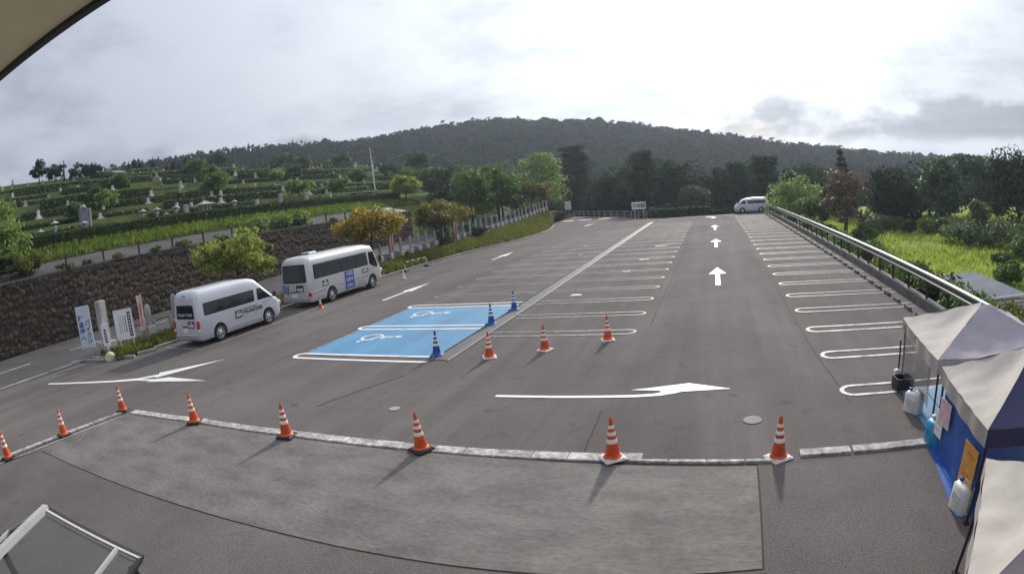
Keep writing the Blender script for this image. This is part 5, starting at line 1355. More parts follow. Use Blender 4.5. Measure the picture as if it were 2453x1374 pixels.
# side sheets
def sheet(name, label, cat, P, m_, n=8, ripple=.02):
    a, b_, c_, d_ = (Vector(q) for q in P); nn = (b_ - a).cross(d_ - a).normalized()
    g = MB(); g.grid(lambda u, v: tuple((a * (1 - u) + b_ * u) * (1 - v) + (d_ * (1 - u) + c_ * u) * v + nn * ripple * math.sin(u * 13 + 2 * v)), n * 2, n)
    return tag(g.build(name, M[m_], smooth=180), label, cat)
sheet('vinyl_sheet', 'see-through vinyl sheet hanging from the far tent left side', 'sheet', [(4.10, 11.2, .25), (3.92, 9.0, .35), (3.90, 8.95, 1.28), (4.10, 11.25, 1.30)], 'vinyl')
sheet('blue_tarp', 'bright blue tarp hanging on the left side of the middle tent', 'tarp', [(3.82, 8.0, .03), (3.66, 6.0, .03), (3.66, 6.0, 1.16), (3.82, 8.0, 1.12)], 'tarp_blue', 8, .015)
sheet('blue_ground_sheet', 'dark blue sheet on the ground under the middle tent', 'sheet', [(3.72, 8.15, .008), (3.45, 6.0, .008), (5.6, 5.9, .008), (5.9, 8.1, .008)], 'tarp_blue', 4, .002)
sheet('light_blue_mat', 'light blue mat on the ground under the far tent', 'mat', [(3.92, 8.9, .010), (6.2, 8.8, .010), (6.4, 11.0, .010), (3.98, 10.95, .010)], 'sheet_light_blue', 4, .002)
def poster(label, c, w, h, m_, ang):
    t = empty('poster', c, ang, label, 'poster'); b = MB(); b.box((0, 0, 0), (.012, w, h)); b.build('paper', M[m_], t)
    for k in range(2 if m_ == 'poster_orange' else 3): MB().box((-.008, -w * .1 + .03 * k, h * (.30 - .5 * k if m_ == 'poster_orange' else .28 - .26 * k)), (.004, w * .55, h * .06)).build('printed_band', M['lamp_amber' if m_ == 'poster_orange' else 'banner_pink'], t)
poster('pink paper poster hanging below the middle tent far corner', (3.72, 7.72, .78), .42, .40, 'poster_pink', .05)
poster('white paper notice hanging below the pink poster', (3.74, 7.95, .52), .30, .42, 'print_white', .05)
poster('orange poster on the blue tarp near the middle tent front leg', (3.60, 6.28, .62), .46, .60, 'poster_orange', .05)
def tank(name, label, loc, m_, s=1.0, rz_=0.0):
    t = empty(name, loc, rz_, label, 'water tank')
    b = MB(); b.bevbox((0, 0, .17 * s), (.22 * s, .34 * s, .34 * s), .04 * s); b.build('body', M[m_], t, smooth=50)
    MB().lathe([(.035 * s, .33 * s), (.035 * s, .38 * s), (.005, .385 * s)], 12, (0, .10 * s, 0)).build('cap', M['sign_blue' if m_ == 'tank_white' else 'print_white'], t)
    MB().tube([(0, -.13 * s, .33 * s), (0, -.11 * s, .39 * s), (0, 0, .40 * s), (0, .03 * s, .33 * s)], .016 * s, 8).build('handle', M[m_], t, smooth=60)
    b = MB(); b.bevbox((-.0, 0, .20 * s), (.235 * s, .24 * s, .12 * s), .03 * s); b.build('label_panel', M[m_], t)
tank('water_tank', 'white plastic water tank weighing down the far tent', (3.90, 9.72, .012), 'tank_white', 1.15, .6)
tank('water_tank', 'bright blue plastic water tank between the two tents', (3.86, 8.28, .004), 'tank_blue', 1.25, .3)
tank('water_tank', 'white plastic water tank by the middle tent front leg', (3.60, 6.22, .004), 'tank_white', 1.15, .2)
t = empty('plastic_crate', (4.05, 10.95, .012), .1, 'dark grey crate on the light blue mat', 'crate')
b = MB(); b.bevbox((0, 0, .02), (.42, .34, .04), .01); b.build('floor', M['metal_grey'], t)
for c, d in (((.2, 0, .14), (.02, .34, .24)), ((-.2, 0, .14), (.02, .34, .24)), ((0, .16, .14), (.38, .02, .24)), ((0, -.16, .14), (.38, .02, .24))): b = MB(); b.box(c, d); b.build('side', M['metal_dark'], t)
t = empty('pole_stand', (4.02, 11.25, .004), 0, 'thin black stand with small white box left of the far tent', 'stand')
MB().tube([(0, 0, 0), (0, 0, .95)], .02, 8).build('pole', M['metal_dark'], t)
b = MB(); b.bevbox((-.03, 0, .28), (.16, .12, .10), .02); b.build('box', M['print_white'], t)
b = MB(); b.bevbox((0, 0, .02), (.24, .24, .04), .01); b.build('base', M['metal_dark'], t)
t = empty('folding_table', (4.85, 9.9, .012), 0, 'folding table with light cloth under the far tent', 'table')
b = MB(); b.bevbox((0, 0, .70), (.7, 1.7, .04), .01); b.build('table_top', M['print_white'], t)
for sx in (-.28, .28):
    for sy in (-.75, .75): MB().tube([(sx, sy, 0), (sx, sy, .69)], .016, 6).build('leg', M['metal_grey'], t)

# ---------------------------------------------------------------- building the camera hangs on, glass canopy
mat('soffit', (0.82, 0.75, 0.55), 0.85, var=.10, vscale=1.5, bump=.15, bscale=20)
t = empty('building', (0, -1.2, 0), math.atan2(.14, .75), 'olive beige roof eave at the upper left corner', 'building')
b = MB(); b.box((0, -2.2, 2.5), (26, 2.0, 5.02)); b.build('wall', M['concrete'], t)
rb = MB(); rb.box((-4, .50, 5.11), (20, 3.40, .20)); rb.build('eave_soffit', M['soffit'], t)
rb = MB(); rb.box((-4, 2.215, 5.16), (20.02, .03, .34)); rb.build('fascia', M['metal_dark'], t)
rb = MB(); rb.box((-4, -.6, 5.30), (20, 5.58, .16)); rb.build('roof', M['concrete_dark'], t)
# small gabled glass canopy below the camera
t = empty('glass_canopy', (-3.68, .94, -.03), math.atan2(.57, 1.08), 'small gabled glass canopy with white aluminium bars at the lower left', 'canopy')
ap, ez, hw_, ln = 2.80, 2.50, .75, 2.2        # local x along the gable, y along the ridge (negative = towards the building)
P = lambda x, y: (x, y, ap - (ap - ez) * abs(x) / hw_)
for s in (-1, 1):
    for y0, y1 in ((-.02, -1.08), (-1.12, -2.2)):
        for x0, x1 in ((.03, .57), (.60, .74)):
            b = MB(); b.add([P(s * x0, y0), P(s * x1, y0), P(s * x1, y1), P(s * x0, y1)], [(3, 2, 1, 0) if s > 0 else (0, 1, 2, 3)]); b.build('glass_pane', M['clear_glass'], t)
def bar(a, c, r=.022, m_='alu_dull'):
    d = Vector(c) - Vector(a); b = MB(); q = d.to_track_quat('Y', 'Z').to_matrix(); b.box((Vector(a) + Vector(c)) / 2, (r * 2, d.length, r * 1.6), rot=q); b.build('bar', M[m_], t)
up = Vector((0, 0, .02))
bar(Vector(P(0, .03)) + up, Vector(P(0, -2.2)) + up, .026)
for s in (-1, 1):
    bar(Vector(P(0, 0)) + up, Vector(P(s * hw_, 0)) + up, .011); bar(Vector(P(0, -1.1)) + up, Vector(P(s * hw_, -1.1)) + up, .015); bar(Vector(P(s * .585, 0)) + up, Vector(P(s * .585, -2.2)) + up, .013); bar(Vector(P(s * hw_, 0)) + up, Vector(P(s * hw_, -2.2)) + up, .016, 'metal_dark')
    bar(Vector(P(0, .035)) + up * .5, Vector(P(s * hw_, .035)) + up * .5, .016, 'metal_dark')
    MB().tube([(s * .71, -.08, 0), (s * .71, -.08, ez)], .035, 10).build('post', M['metal_dark'], t)
    MB().tube([(s * .71, -2.0, 0), (s * .71, -2.0, ez)], .035, 10).build('post', M['metal_dark'], t)
b = MB(); b.box((0, -1.1, .06), (1.3, 2.0, .05)); b.build('door_mat', M['rubber'], t)
# ================================================================ plants
def clumps(g, c, rad, k, cr, low=-.7):
    d = g.normal(size=(k * 3, 3)); d /= np.linalg.norm(d, axis=1, keepdims=True); d = d[d[:, 2] > low][:k]
    r = .40 + .74 * g.random((len(d), 1)) ** .7
    C_ = np.array(c) + d * r * np.array(rad) * .86
    Rr = np.array(rad).mean() * cr * (.5 + .95 * g.random((len(d), 1))) * np.array([[1.15, 1.15, .75]])
    return C_, Rr
def trunk_mb(g, h, crown_c, rad, r0, stems=1, branches=6, lean=0.0):
    b = MB(); C0 = Vector(crown_c)
    for s in range(stems):
        a = 6.28 * s / stems + g.random() * 1.5; off = Vector((math.cos(a), math.sin(a), 0)) * (.10 * (stems > 1))
        top = Vector((C0.x, C0.y, 0)) + Vector((math.cos(a) * rad[0] * .35 * (stems > 1) + g.normal(0, .1), math.sin(a) * rad[1] * .35 * (stems > 1) + g.normal(0, .1), h))
        mid = (off + top) * .5 + Vector((g.normal(0, .12), g.normal(0, .12), 0)) * h * .15
        b.tube([off, off.lerp(mid, .5) + Vector((g.normal(0, .03), g.normal(0, .03), 0)), mid, top], [r0 * 1.15, r0 * .85, r0 * .65, r0 * .35], 8)
        for k in range(branches):
            t = .45 + .55 * k / branches; p = off.lerp(mid, t * 2) if t < .5 else mid.lerp(top, t * 2 - 1)
            aa = g.random() * 6.28; q = C0 + Vector((math.cos(aa) * rad[0] * .75, math.sin(aa) * rad[1] * .75, g.uniform(-.3, .6) * rad[2]))
            m_ = p.lerp(q, .5) + Vector((0, 0, .12 * rad[2]))
            b.tube([p, m_, q], [r0 * .4, r0 * .22, r0 * .08], 6)
    return b
SEED = [100]
def tree(name, label, x, y, z0, h, rad, lm, size, k=40, n=90, cr=.34, stems=1, r0=.12, bark='bark', crown_z=None, group=None, cat='tree', low=-.7):
    """z0 ground, h crown top above ground, rad crown radii"""
    SEED[0] += 1; g = np.random.default_rng(SEED[0])
    t = empty(name, (x, y, z0), 0, label, cat, group)
    cz = crown_z if crown_z is not None else h - rad[2]
    trunk_mb(g, cz + rad[2] * .3, (0, 0, cz), rad, r0, stems).build('trunk', M[bark], t, smooth=60)
    C_, Rr = clumps(g, (0, 0, cz), rad, k, cr, low)
    link('crown', quads_mesh('crown', leaves(g, C_, Rr, n, size), M[lm]), t)
    return t
def pine(name, label, x, y, z0, h, r, lm, size, tiers=9, n=60, group=None, bark='bark', flat=.35, base=.18, lean=.0, round_=.0):
    """conifer: tiers of drooping pads on a straight stem"""
    SEED[0] += 1; g = np.random.default_rng(SEED[0])
    t = empty(name, (x, y, z0), 0, label, 'tree', group)
    b = MB(); b.tube([(0, 0, -.3), (.05, 0, h * .5), (0, .05, h * .97)], [h * .022, h * .015, .03], 8)
    CC = []; RR = []
    for i in range(tiers):
        f = base + (1 - base) * (i + .5) / tiers; prof = (1 - f) ** (.75 if not round_ else .5) if not round_ else math.sqrt(max(.02, 1 - ((f - base - .32) / .72) ** 2)) * .8
        rr = r * prof * (.8 + .35 * g.random())
        m_ = max(3, int(5 + 5 * prof))
        for k in range(m_):
            a = 6.28 * (k + g.random()) / m_; q = rr * (.45 + .5 * g.random())
            c = np.array([q * math.cos(a), q * math.sin(a), h * f + g.normal(0, .03 * h / tiers * 3)])
            CC.append(c); RR.append(np.array([1, 1, flat]) * max(.28, rr * .5) * (.7 + .5 * g.random()))
            if k % 2 == 0: b.tube([(0, 0, h * f - .1), (c[0] * .6, c[1] * .6, c[2] - .02), tuple(c)], [.05, .03, .012], 5)
    CC.append(np.array([0, 0, h * .96])); RR.append(np.array([.22, .22, .4]) * max(1, r * .22))
    b.build('trunk', M[bark], t, smooth=60)
    link('crown', quads_mesh('crown', leaves(g, np.array(CC), np.array(RR), n, size, up=.4, shell=.25, aspect=.45), M[lm]), t)
    return t
def shrub(label, x, y, z0, rad, lm, size, k=14, n=110, name='shrub', group=None, cat='shrub'):
    SEED[0] += 1; g = np.random.default_rng(SEED[0])
    t = empty(name, (x, y, z0), 0, label, cat, group)
    b = MB()
    for i in range(5):
        a = 6.28 * i / 5; b.tube([(0, 0, -.1), (math.cos(a) * rad[0] * .3, math.sin(a) * rad[1] * .3, rad[2] * .7), (math.cos(a) * rad[0] * .6, math.sin(a) * rad[1] * .6, rad[2] * 1.3)], [.04, .025, .01], 5)
    b.build('stem', M['bark'], t)
    C_, Rr = clumps(g, (0, 0, rad[2] * .85), rad, k, .42, -.5)
    link('foliage', quads_mesh('foliage', leaves(g, C_, Rr, n, size, shell=.5), M[lm]), t)
    return t
def hedge(label, pts, w, h, lm, size, dens, z0, group=None, name='hedge'):
    """clipped hedge along pts: dark core and a skin of leaves"""
    SEED[0] += 1; g = np.random.default_rng(SEED[0])
    t = empty(name, (pts[0][0], pts[0][1], 0), 0, label, 'hedge', group); O = Vector((pts[0][0], pts[0][1], 0)); Q = []
    b = MB()
    for a, c in zip(pts[:-1], pts[1:]):
        a, c = Vector((a[0], a[1], 0)), Vector((c[0], c[1], 0)); d = c - a; l = d.length; u = d / l; nrm = Vector((-u.y, u.x, 0))
        za, zc = z0(a.x, a.y), z0(c.x, c.y)
        m_ = (a + c) / 2 - O
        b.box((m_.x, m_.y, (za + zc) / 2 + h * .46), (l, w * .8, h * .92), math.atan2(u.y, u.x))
        N_ = int(l * (w + 2 * h) * dens); s = g.random(N_) * l; per = g.random(N_) * (w + 2 * h)
        wob = .04 * np.sin(s * 1.7) + .03 * np.sin(s * 4.1)
        off = np.where(per < h, -w / 2, np.where(per < h + w, per - h - w / 2, w / 2)); zz = np.where(per < h, per, np.where(per < h + w, h + wob, per - h - w))
        zz = np.clip(zz + g.normal(0, .03, N_), 0, None); off = off + g.normal(0, .03, N_)
        zg = za + (zc - za) * s / l
        ctr = np.stack([a.x - O.x + u.x * s + nrm.x * off, a.y - O.y + u.y * s + nrm.y * off, zg + zz], 1)
        nn = np.stack([nrm.x * np.sign(off) * (per < h) + nrm.x * (per > h + w), nrm.y * (-1.0 * (per < h) + (per > h + w)), (per >= h) * (per <= h + w) * 1.0], 1) + g.normal(size=(N_, 3)) * .6
        nn /= np.linalg.norm(nn, axis=1, keepdims=True); aa = np.cross(nn, g.normal(size=(N_, 3))); aa /= np.linalg.norm(aa, axis=1, keepdims=True); bb = np.cross(nn, aa)
        sz = size * (.6 + .8 * g.random((N_, 1))); Q.append(np.stack([ctr - aa * sz, ctr - bb * sz * .6, ctr + aa * sz, ctr + bb * sz * .6], 1))
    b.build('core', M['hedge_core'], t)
    link('foliage', quads_mesh('foliage', np.concatenate(Q), M[lm]), t)
    return t

leaf_mat('leaf_front', (0.032, 0.058, 0.016), (0.080, 0.125, 0.032), trans=0.3)
# trees of the verge
tree('maple_tree', 'yellow-green small tree between the van and the stone wall', -23.8, 21.5, zb(21.5), 4.3, (2.15, 2.15, 1.25), 'leaf_yellow', .13, 46, 110, .30, r0=.09, crown_z=3.0)
tree('maple_tree', 'orange and green maple right behind the minibus front', -23.6, 34.8, zb(34.8) - .05, 4.5, (2.35, 2.35, 1.45), 'leaf_autumn', .14, 48, 110, .30, r0=.10, crown_z=3.0)
tree('maple_tree', 'spreading maple with forked stems and orange right side', -23.3, 45.4, zb(45.4) - .05, 3.95, (2.7, 2.7, 1.0), 'leaf_mixed', .14, 46, 100, .28, stems=3, r0=.09, crown_z=2.75)
tree('broadleaf_tree', 'bright yellow-green tree on the wall top at the left edge', -35.0, 10.2, 4.4, 4.1, (2.3, 2.3, 1.9), 'leaf_bright', .15, 44, 100, .30, r0=.10, crown_z=2.3)
shrub('brownish bush hanging over the wall top below the left edge tree', -33.8, 12.2, 4.0, (1.0, 1.6, .7), 'verge_leaf', .11)
tree('yellow_tree', 'small golden yellow tree at the end of the front hedge', -37.0, 63.6, 5.0, 3.6, (1.75, 1.75, 1.35), 'leaf_yellow', .16, 30, 80, .34, r0=.10)
pine('pine_tree', 'grey-green broad pine right of the golden yellow tree', -36.5, 72.0, 4.9, 4.6, 3.3, 'leaf_pine', .20, 7, 70, flat=.28, base=.3, round_=1)
pine('pine_tree', 'pale flat-topped pine high on the cemetery slope', -60.0, 110.0, ter_z(-60), 5.6, 4.2, 'leaf_pine', .26, 6, 60, flat=.25, base=.4, round_=1)
tree('broadleaf_tree', 'green leafy tree left of the bright tall tree behind the stone posts', -29.5, 66.8, rz(67), 7.4, (2.7, 2.7, 3.5), 'leaf_green', .19, 46, 85, .32, r0=.16)
tree('broadleaf_tree', 'large green tree with dark trunk behind the stone posts', -28.6, 73.5, rz(73), 8.0, (3.3, 3.3, 3.8), 'leaf_green', .20, 64, 85, .32, r0=.20)
tree('broadleaf_tree', 'grey-green round bushy tree among the stone post trees', -30.5, 80.0, rz(80), 6.0, (3.2, 3.2, 3.0), 'leaf_pine', .20, 40, 80, .34, r0=.16)
tree('maple_tree', 'brownish maple at the far end of the stone posts', -25.6, 79.5, zb(79) - .1, 4.9, (2.9, 2.9, 1.8), 'leaf_mixed', .19, 42, 80, .30, r0=.12)
pine('bright_tree', 'tall bright green feathery tree behind the stone posts', -26.2, 87.5, 1.6, 9.2, 4.1, 'leaf_bright', .24, 10, 62, flat=.5, base=.15, round_=1)
pine('dark_conifer', 'tall dark conifer right of the bright green feathery tree', -26.0, 108.8, -2.0, 15.2, 3.9, 'leaf_dark', .30, 12, 60, flat=.5, base=.12, round_=1)
for x, y, s in ((-26.5, 53.0, .75), (-25.7, 58.0, .6), (-30.8, 61.0, 1.0), (-29.8, 88.0, 1.3), (-33.5, 64.0, 1.1), (-32.5, 95.0, 1.5)):
    shrub('dense green bush %s' % {53.0: 'behind the stone posts near the red banner', 58.0: 'low behind the middle stone posts', 61.0: 'at the end of the retaining wall', 88.0: 'below the bright green feathery tree', 64.0: 'beside the golden yellow tree', 95.0: 'left of the far railing end'}[y], x, y, rz(y), (1.5 * s, 1.5 * s, 1.0 * s), 'leaf_green', .16)
b = MB(); b.bevbox((0, 0, .30), (1.1, 1.2, .66), .06)
shrub('low dark clipped bush right of the red banner on the verge', -22.5, 52.5, zb(52.5) - .1, (.9, 1.3, .42), 'leaf_dark', .10)
t = hedge('small square clipped hedge around the spreading maple stems', [(-23.1, 44.6), (-23.1, 46.6)], 1.1, .62, 'leaf_hedge', .07, 260, lambda x, y: zb(y) - .05)

for k, (y, r_) in enumerate(((14.6, .8), (16.5, .5), (19.2, .9), (22.4, .6), (25.0, .8), (28.6, .7), (31.0, .9), (43.0, .8), (46.5, .6))):
    shrub('%s small tuft of weeds on the wall top counted from the left' % ordw(k + 1), -33.12, y, 3.9, (.35, r_, .26), ('verge_leaf', 'leaf_green')[k % 2], .075, 9, 80, 'weed_tuft', 'weeds on the wall top', 'weeds')
# trees beyond the far end
far = [('dark round tree left of the far white board', -17.5, 98, 7.0, 3.0, 0), ('tall dark tree behind the far white board', -11.2, 95, 10.1, 3.4, 1), ('tall dark tree right of the far white board', -6.9, 100, 9.1, 3.7, 0), ('pale low bushy tree in the gap right of the tall dark pair', -2.8, 92, 3.9, 2.5, 2),
       ('dark tree left of the far van, nearest the gap', 1.1, 98, 6.8, 3.2, 0), ('dark tree right behind the far van windscreen', 4.6, 104, 7.4, 3.4, 1), ('tallest dark tree above the far van roof', 9.8, 100, 8.3, 3.6, 1), ('dark tree right of the far van', 14.3, 95, 6.3, 3.5, 0)]
for lb, x, y, zt, r_, kd in far:
    z0 = -3.2
    if kd == 2: tree('far_tree', lb, x, y, z0, zt - z0, (r_, r_, 2.6), 'leaf_pine', .24, 34, 80, .36, r0=.2, group='trees beyond the far end')
    elif kd == 1: pine('far_tree', lb, x, y, z0, zt - z0, r_ * 1.05, 'leaf_dark', .28, 12, 60, group='trees beyond the far end', flat=.55, base=.08, round_=1)
    else: tree('far_tree', lb, x, y, z0, zt - z0, (r_, r_, (zt - z0) * .46), 'leaf_dark', .27, 52, 85, .34, r0=.22, group='trees beyond the far end')
for i, (x, y, r_, h) in enumerate(((-21.0, 106, 3.2, 5.0), (-14.2, 104, 3.2, 5.5), (-4.5, 112, 4.2, 8.0), (7.0, 116, 4.5, 8.5), (-19.5, 118, 4.5, 9.5), (18.0, 108, 4.2, 7.5))):
    tree('far_tree', 'dark backdrop tree %s' % ('between the dark conifer and the round tree', 'low between the round tree and the far board', 'far behind the pale gap bush', 'far behind the far van roof', 'behind the round dark tree', 'far behind the reddish tree')[i], x, y, -3.2, h + 3.2, (r_, r_, (h + 3) * .45), 'leaf_dark', .32, 40, 70, .36, r0=.25, group='trees beyond the far end')
hedge('clipped dark hedge along the far end between board and far van', [(-7.6, 79.2), (-.4, 79.6)], 1.2, 1.25, 'leaf_hedge', .11, 110, lambda x, y: -.25)
shrub('grey-green bush at the left end of the far clipped hedge', -8.0, 79.3, -.2, (.9, .9, .9), 'leaf_pine', .12)
hedge('low dark hedge along the far edge left of the far van', [(-.4, 78.6), (2.2, 78.8)], .9, .75, 'leaf_dark', .11, 110, lambda x, y: -.3)

# right side trees
tree('light_tree', 'light green tree just right of the far van', 10.4, 70.0, -1.6, 6.0, (3.2, 3.2, 2.9), 'leaf_bright', .19, 50, 85, .33, r0=.13)
tree('light_tree', 'lower light green tree beside the guardrail past the far van', 10.9, 61.0, -1.4, 4.0, (1.9, 1.9, 1.7), 'leaf_green', .17, 30, 85, .36, r0=.10)
tree('red_tree', 'reddish-brown sparse tree standing behind the guardrail', 13.9, 58.0, -1.6, 7.3, (3.0, 3.0, 3.5), 'leaf_red', .20, 56, 40, .22, stems=2, r0=.15, bark='bark_grey')
pine('dark_conifer', 'dark conifer peeking above the reddish-brown tree', 19.2, 80.0, -2.2, 10.2, 2.6, 'leaf_dark', .26, 11, 55, flat=.5, base=.1)
tree('dark_tree', 'dark round-topped tree right of the reddish-brown tree', 22.6, 68.0, -1.6, 7.0, (2.9, 2.9, 3.6), 'leaf_dark', .23, 62, 85, .34, r0=.2)
tree('dark_tree', 'small dark tree tucked right of the dark round-topped tree', 25.2, 66.5, -1.6, 4.8, (1.5, 1.5, 2.2), 'leaf_dark', .21, 26, 80, .38, r0=.14)
tree('grey_tree', 'grey-green tall tree behind the vine-covered bush', 29.8, 66.5, -1.6, 8.3, (2.9, 2.9, 4.2), 'leaf_pine', .23, 66, 80, .34, r0=.2)
pine('grey_pine', 'broad grey-green layered pine on the right', 37.0, 71.0, -1.5, 8.6, 4.6, 'leaf_pine', .26, 9, 62, flat=.28, base=.25, round_=1)
tree('dark_tree', 'big dark tree at the right edge of the view', 44.0, 68.0, -1.5, 9.2, (5.2, 5.2, 4.9), 'leaf_dark', .28, 84, 85, .32, r0=.3)
tree('dark_tree', 'big dark tree partly cut by the right edge', 52.0, 62.0, -1.5, 9.8, (5.4, 5.4, 5.1), 'leaf_dark', .28, 84, 80, .32, r0=.3)
tree('dark_tree', 'dark tree in the gap between the right trees', 33.5, 80.0, -1.5, 8.0, (4.2, 4.2, 4.6), 'leaf_dark', .28, 60, 75, .34, r0=.25)
tree('dark_tree', 'dark tree far behind the conifer peeking over the reddish tree', 16.8, 90.0, -2.2, 7.4, (3.9, 3.9, 4.8), 'leaf_dark', .28, 56, 75, .34, r0=.25)
tree('dark_tree', 'dark tree behind the gap right of the round-topped tree', 27.0, 78.0, -1.6, 6.6, (3.8, 3.8, 4.0), 'leaf_dark', .27, 56, 75, .34, r0=.25)
shrub('tall dome of vines rising over the bushes on the right', 27.8, 52.0, -1.7, (1.15, 1.15, 2.3), 'leaf_vine', .14, 26, 120, 'vine_bush')
for i, (x, y, rx, rz_h, lm, lb) in enumerate(((24.8, 49.5, 2.4, 1.15, 'leaf_vine', 'vine-covered bush left of the vine dome'), (28.3, 47.5, 2.6, 1.2, 'leaf_vine', 'vine-covered bush below the vine dome'), (31.5, 46.5, 2.2, 1.1, 'leaf_vine', 'vine-covered bush right of the vine dome'),
        (19.6, 63.0, 1.9, .9, 'leaf_vine', 'low pale bush behind the meadow beside the reddish tree'), (22.3, 60.0, .8, .85, 'leaf_dark', 'small dark dome bush at the back of the meadow'), (25.6, 59.0, 1.6, .9, 'leaf_green', 'rounded green bush at the back of the meadow'), (21.5, 63.5, 1.4, .75, 'leaf_vine', 'pale bush left of the small dark dome bush'),
        (18.6, 30.2, 1.0, .75, 'leaf_green', 'leafy bush in the meadow near the right edge'),  (23.0, 38.0, .9, .45, 'leaf_green', 'low bush in the meadow below the vine-covered bushes'),
        (26.5, 40.0, 1.4, .9, 'leaf_green', 'larger bush in the meadow near the right edge'), (35.0, 50.0, 2.8, 1.5, 'leaf_dark', 'dark bush mass below the right edge trees'), (15.2, 54.0, 1.3, .8, 'leaf_green', 'bush at the foot of the reddish-brown tree'), (17.5, 60.0, 1.4, .8, 'leaf_vine', 'pale bush right of the reddish-brown tree foot'))):
    shrub(lb, x, y, meadow_z(x, y), (rx, rx, rz_h), lm, .15, 18 + int(4 * rx), 110)
g5 = random.Random(9)
for i in range(17):
    y = 12.0 + 3.1 * i; lm = ('leaf_green', 'verge_leaf', 'leaf_green', 'leaf_dark')[i % 4]
    shrub('%s bush pushed against the guardrail outside, counted from the tents' % ordw(i + 1), 8.75 + g5.uniform(-.15, .5), y + g5.uniform(-.5, .5), meadow_z(8.8, y) - .1, (1.0, 1.85, .86 + g5.uniform(-.14, .16)), lm, .095, 24, 110, group='bushes along the guardrail')

# hedges and bushes of the hillside
hedge('long clipped hedge along the front of the hillside cemetery', [(-38.6, -4), (-38.6, 20), (-38.6, 44), (-38.6, 64)], 1.2, 1.10, 'leaf_front', .075, 150, lambda x, y: 5.45)
g6 = random.Random(44)
for i in range(9):
    x = -44.0 - 4.2 * i + .15; z = 6.42 + 1.1 * i
    y = 1 + 1.5 * i; y1 = 66 + 10 * i; k = 0
    while y < y1:
        l = g6.uniform(7, 20); k += 1
        hedge('%s hedge piece from the left on the %s cemetery terrace from below' % (ordw(k), ordw(i + 1)), [(x + g6.uniform(-.3, .2), y), (x + g6.uniform(-.3, .2), min(y + l, y1 + 2))], .9, g6.uniform(.55, 1.5), g6.choice(('leaf_terrace', 'leaf_front', 'leaf_hedge', 'leaf_terrace')), .13, 26, lambda a, c: z, 'terrace hedges of the cemetery')
        y += l + g6.choice((.3, .6, 2.5, 6.0))
for i, (x, y, r_, h) in enumerate(((-34.5, 70.0, 2.2, 3.2), (-35.5, 76.5, 2.4, 4.0), (-34.0, 84.0, 2.6, 4.5), (-36.5, 90.5, 3.0, 5.5), (-33.0, 99.0, 2.8, 5.0), (-39.5, 84.0, 3.0, 5.0), (-27.0, 93.5, 2.0, 3.4), (-30.2, 104.0, 2.8, 5.5))):
    tree('thicket_tree', '%s of the bushy thicket trees behind the stone posts, from the left' % ordw(i + 1), x, y, (4.0 if x < -33.5 else .2) if y < 95 else 0, h, (r_, r_, h * .52), ('leaf_pine', 'leaf_green')[i % 2], .20, 34, 80, .38, r0=.1, group='thicket trees behind the stone posts')
hedge('clipped low hedge beside the wall railing at the left', [(-35.8, 6), (-35.8, 13.0)], .9, .8, 'leaf_hedge', .08, 150, lambda x, y: 4.6)
for y, rr in ((33.8, 1.5), (36.8, 1.6), (39.4, 1.2)):
    shrub('bright green bush spilling over the wall railing, %s of three' % {33.8: 'leftmost', 36.8: 'middle', 39.4: 'rightmost'}[y], -34.4, y, 3.95, (1.0, rr, .75), 'leaf_bright', .11, 20, 110)
for i, (x, y, h, r_, lm, lb) in enumerate(((-47.0, 22.5, 1.9, 1.0, 'leaf_green', 'small cemetery tree above the dark monument'), (-48.5, 27.0, 1.8, 1.3, 'leaf_bright', 'bushy cemetery tree above the first lanterns'), (-52.0, 44.6, 3.2, 1.8, 'leaf_green', 'round cemetery tree above the small pavilion'), (-44.8, 52.0, 2.0, 1.7, 'leaf_bright', 'bright round bush behind the front hedge middle'),
        (-56.0, 30.0, 2.0, 1.2, 'leaf_green', 'little tree on the left cemetery slope'), (-61.0, 52.0, 2.4, 1.5, 'leaf_green', 'tree on the upper cemetery slope below the pavilion skyline'), (-58.0, 66.0, 2.6, 1.7, 'leaf_pine', 'greyish tree on the middle cemetery slope'), (-66.0, 78.0, 3.0, 2.0, 'leaf_pine', 'greyish tree on the upper cemetery slope'),
        (-50.0, 72.0, 2.6, 1.8, 'leaf_green', 'round tree near the tall pale pole'), (-46.5, 62.0, 2.2, 1.5, 'leaf_green', 'round bush left of the tall pale pole'), (-55.0, 90.0, 3.4, 2.3, 'leaf_pine', 'grey-green tree behind the tall pale pole'), (-70.0, 96.0, 3.4, 2.4, 'leaf_pine', 'grey-green tree high right on the cemetery slope'),
        (-48.0, 84.0, 3.6, 2.2, 'leaf_green', 'green tree above the golden yellow tree'), (-44.0, 78.0, 3.0, 2.0, 'leaf_pine', 'grey pine-like tree right above the golden yellow tree'), (-72.0, 58.0, 2.6, 1.8, 'leaf_green', 'tree near the top of the cemetery slope'), (-80.0, 70.0, 3.0, 2.2, 'leaf_pine', 'tree at the top edge of the cemetery slope'),
        (-42.5, 92.0, 4.6, 2.8, 'leaf_pine', 'grey-green tree left of the bright tall tree'), (-64.0, 38.0, 2.2, 1.3, 'leaf_green', 'small tree high on the left cemetery slope'), (-76.0, 84.0, 3.2, 2.2, 'leaf_pine', 'grey tree on the far top of the cemetery'), (-54.0, 58.0, 2.2, 1.4, 'leaf_bright', 'bright small tree on the middle terraces'))):
    tree('cemetery_tree', lb, x, y, ter_z(x), h, (r_, r_, h * .40), lm, .17, 22, 70, .40, r0=.08, group='small trees of the hillside cemetery')
tree('skyline_tree', 'leftmost dark tall tree on the left skyline', -75, 29.9, 15.3, 3.4, (1.15, 1.15, 1.5), 'leaf_dark', .16, 22, 70, .36, r0=.12)
tree('skyline_tree', 'second dark low tree on the left skyline', -75, 32.8, 15.2, 2.6, (2.0, 2.0, .9), 'leaf_dark', .16, 26, 60, .30, r0=.12)
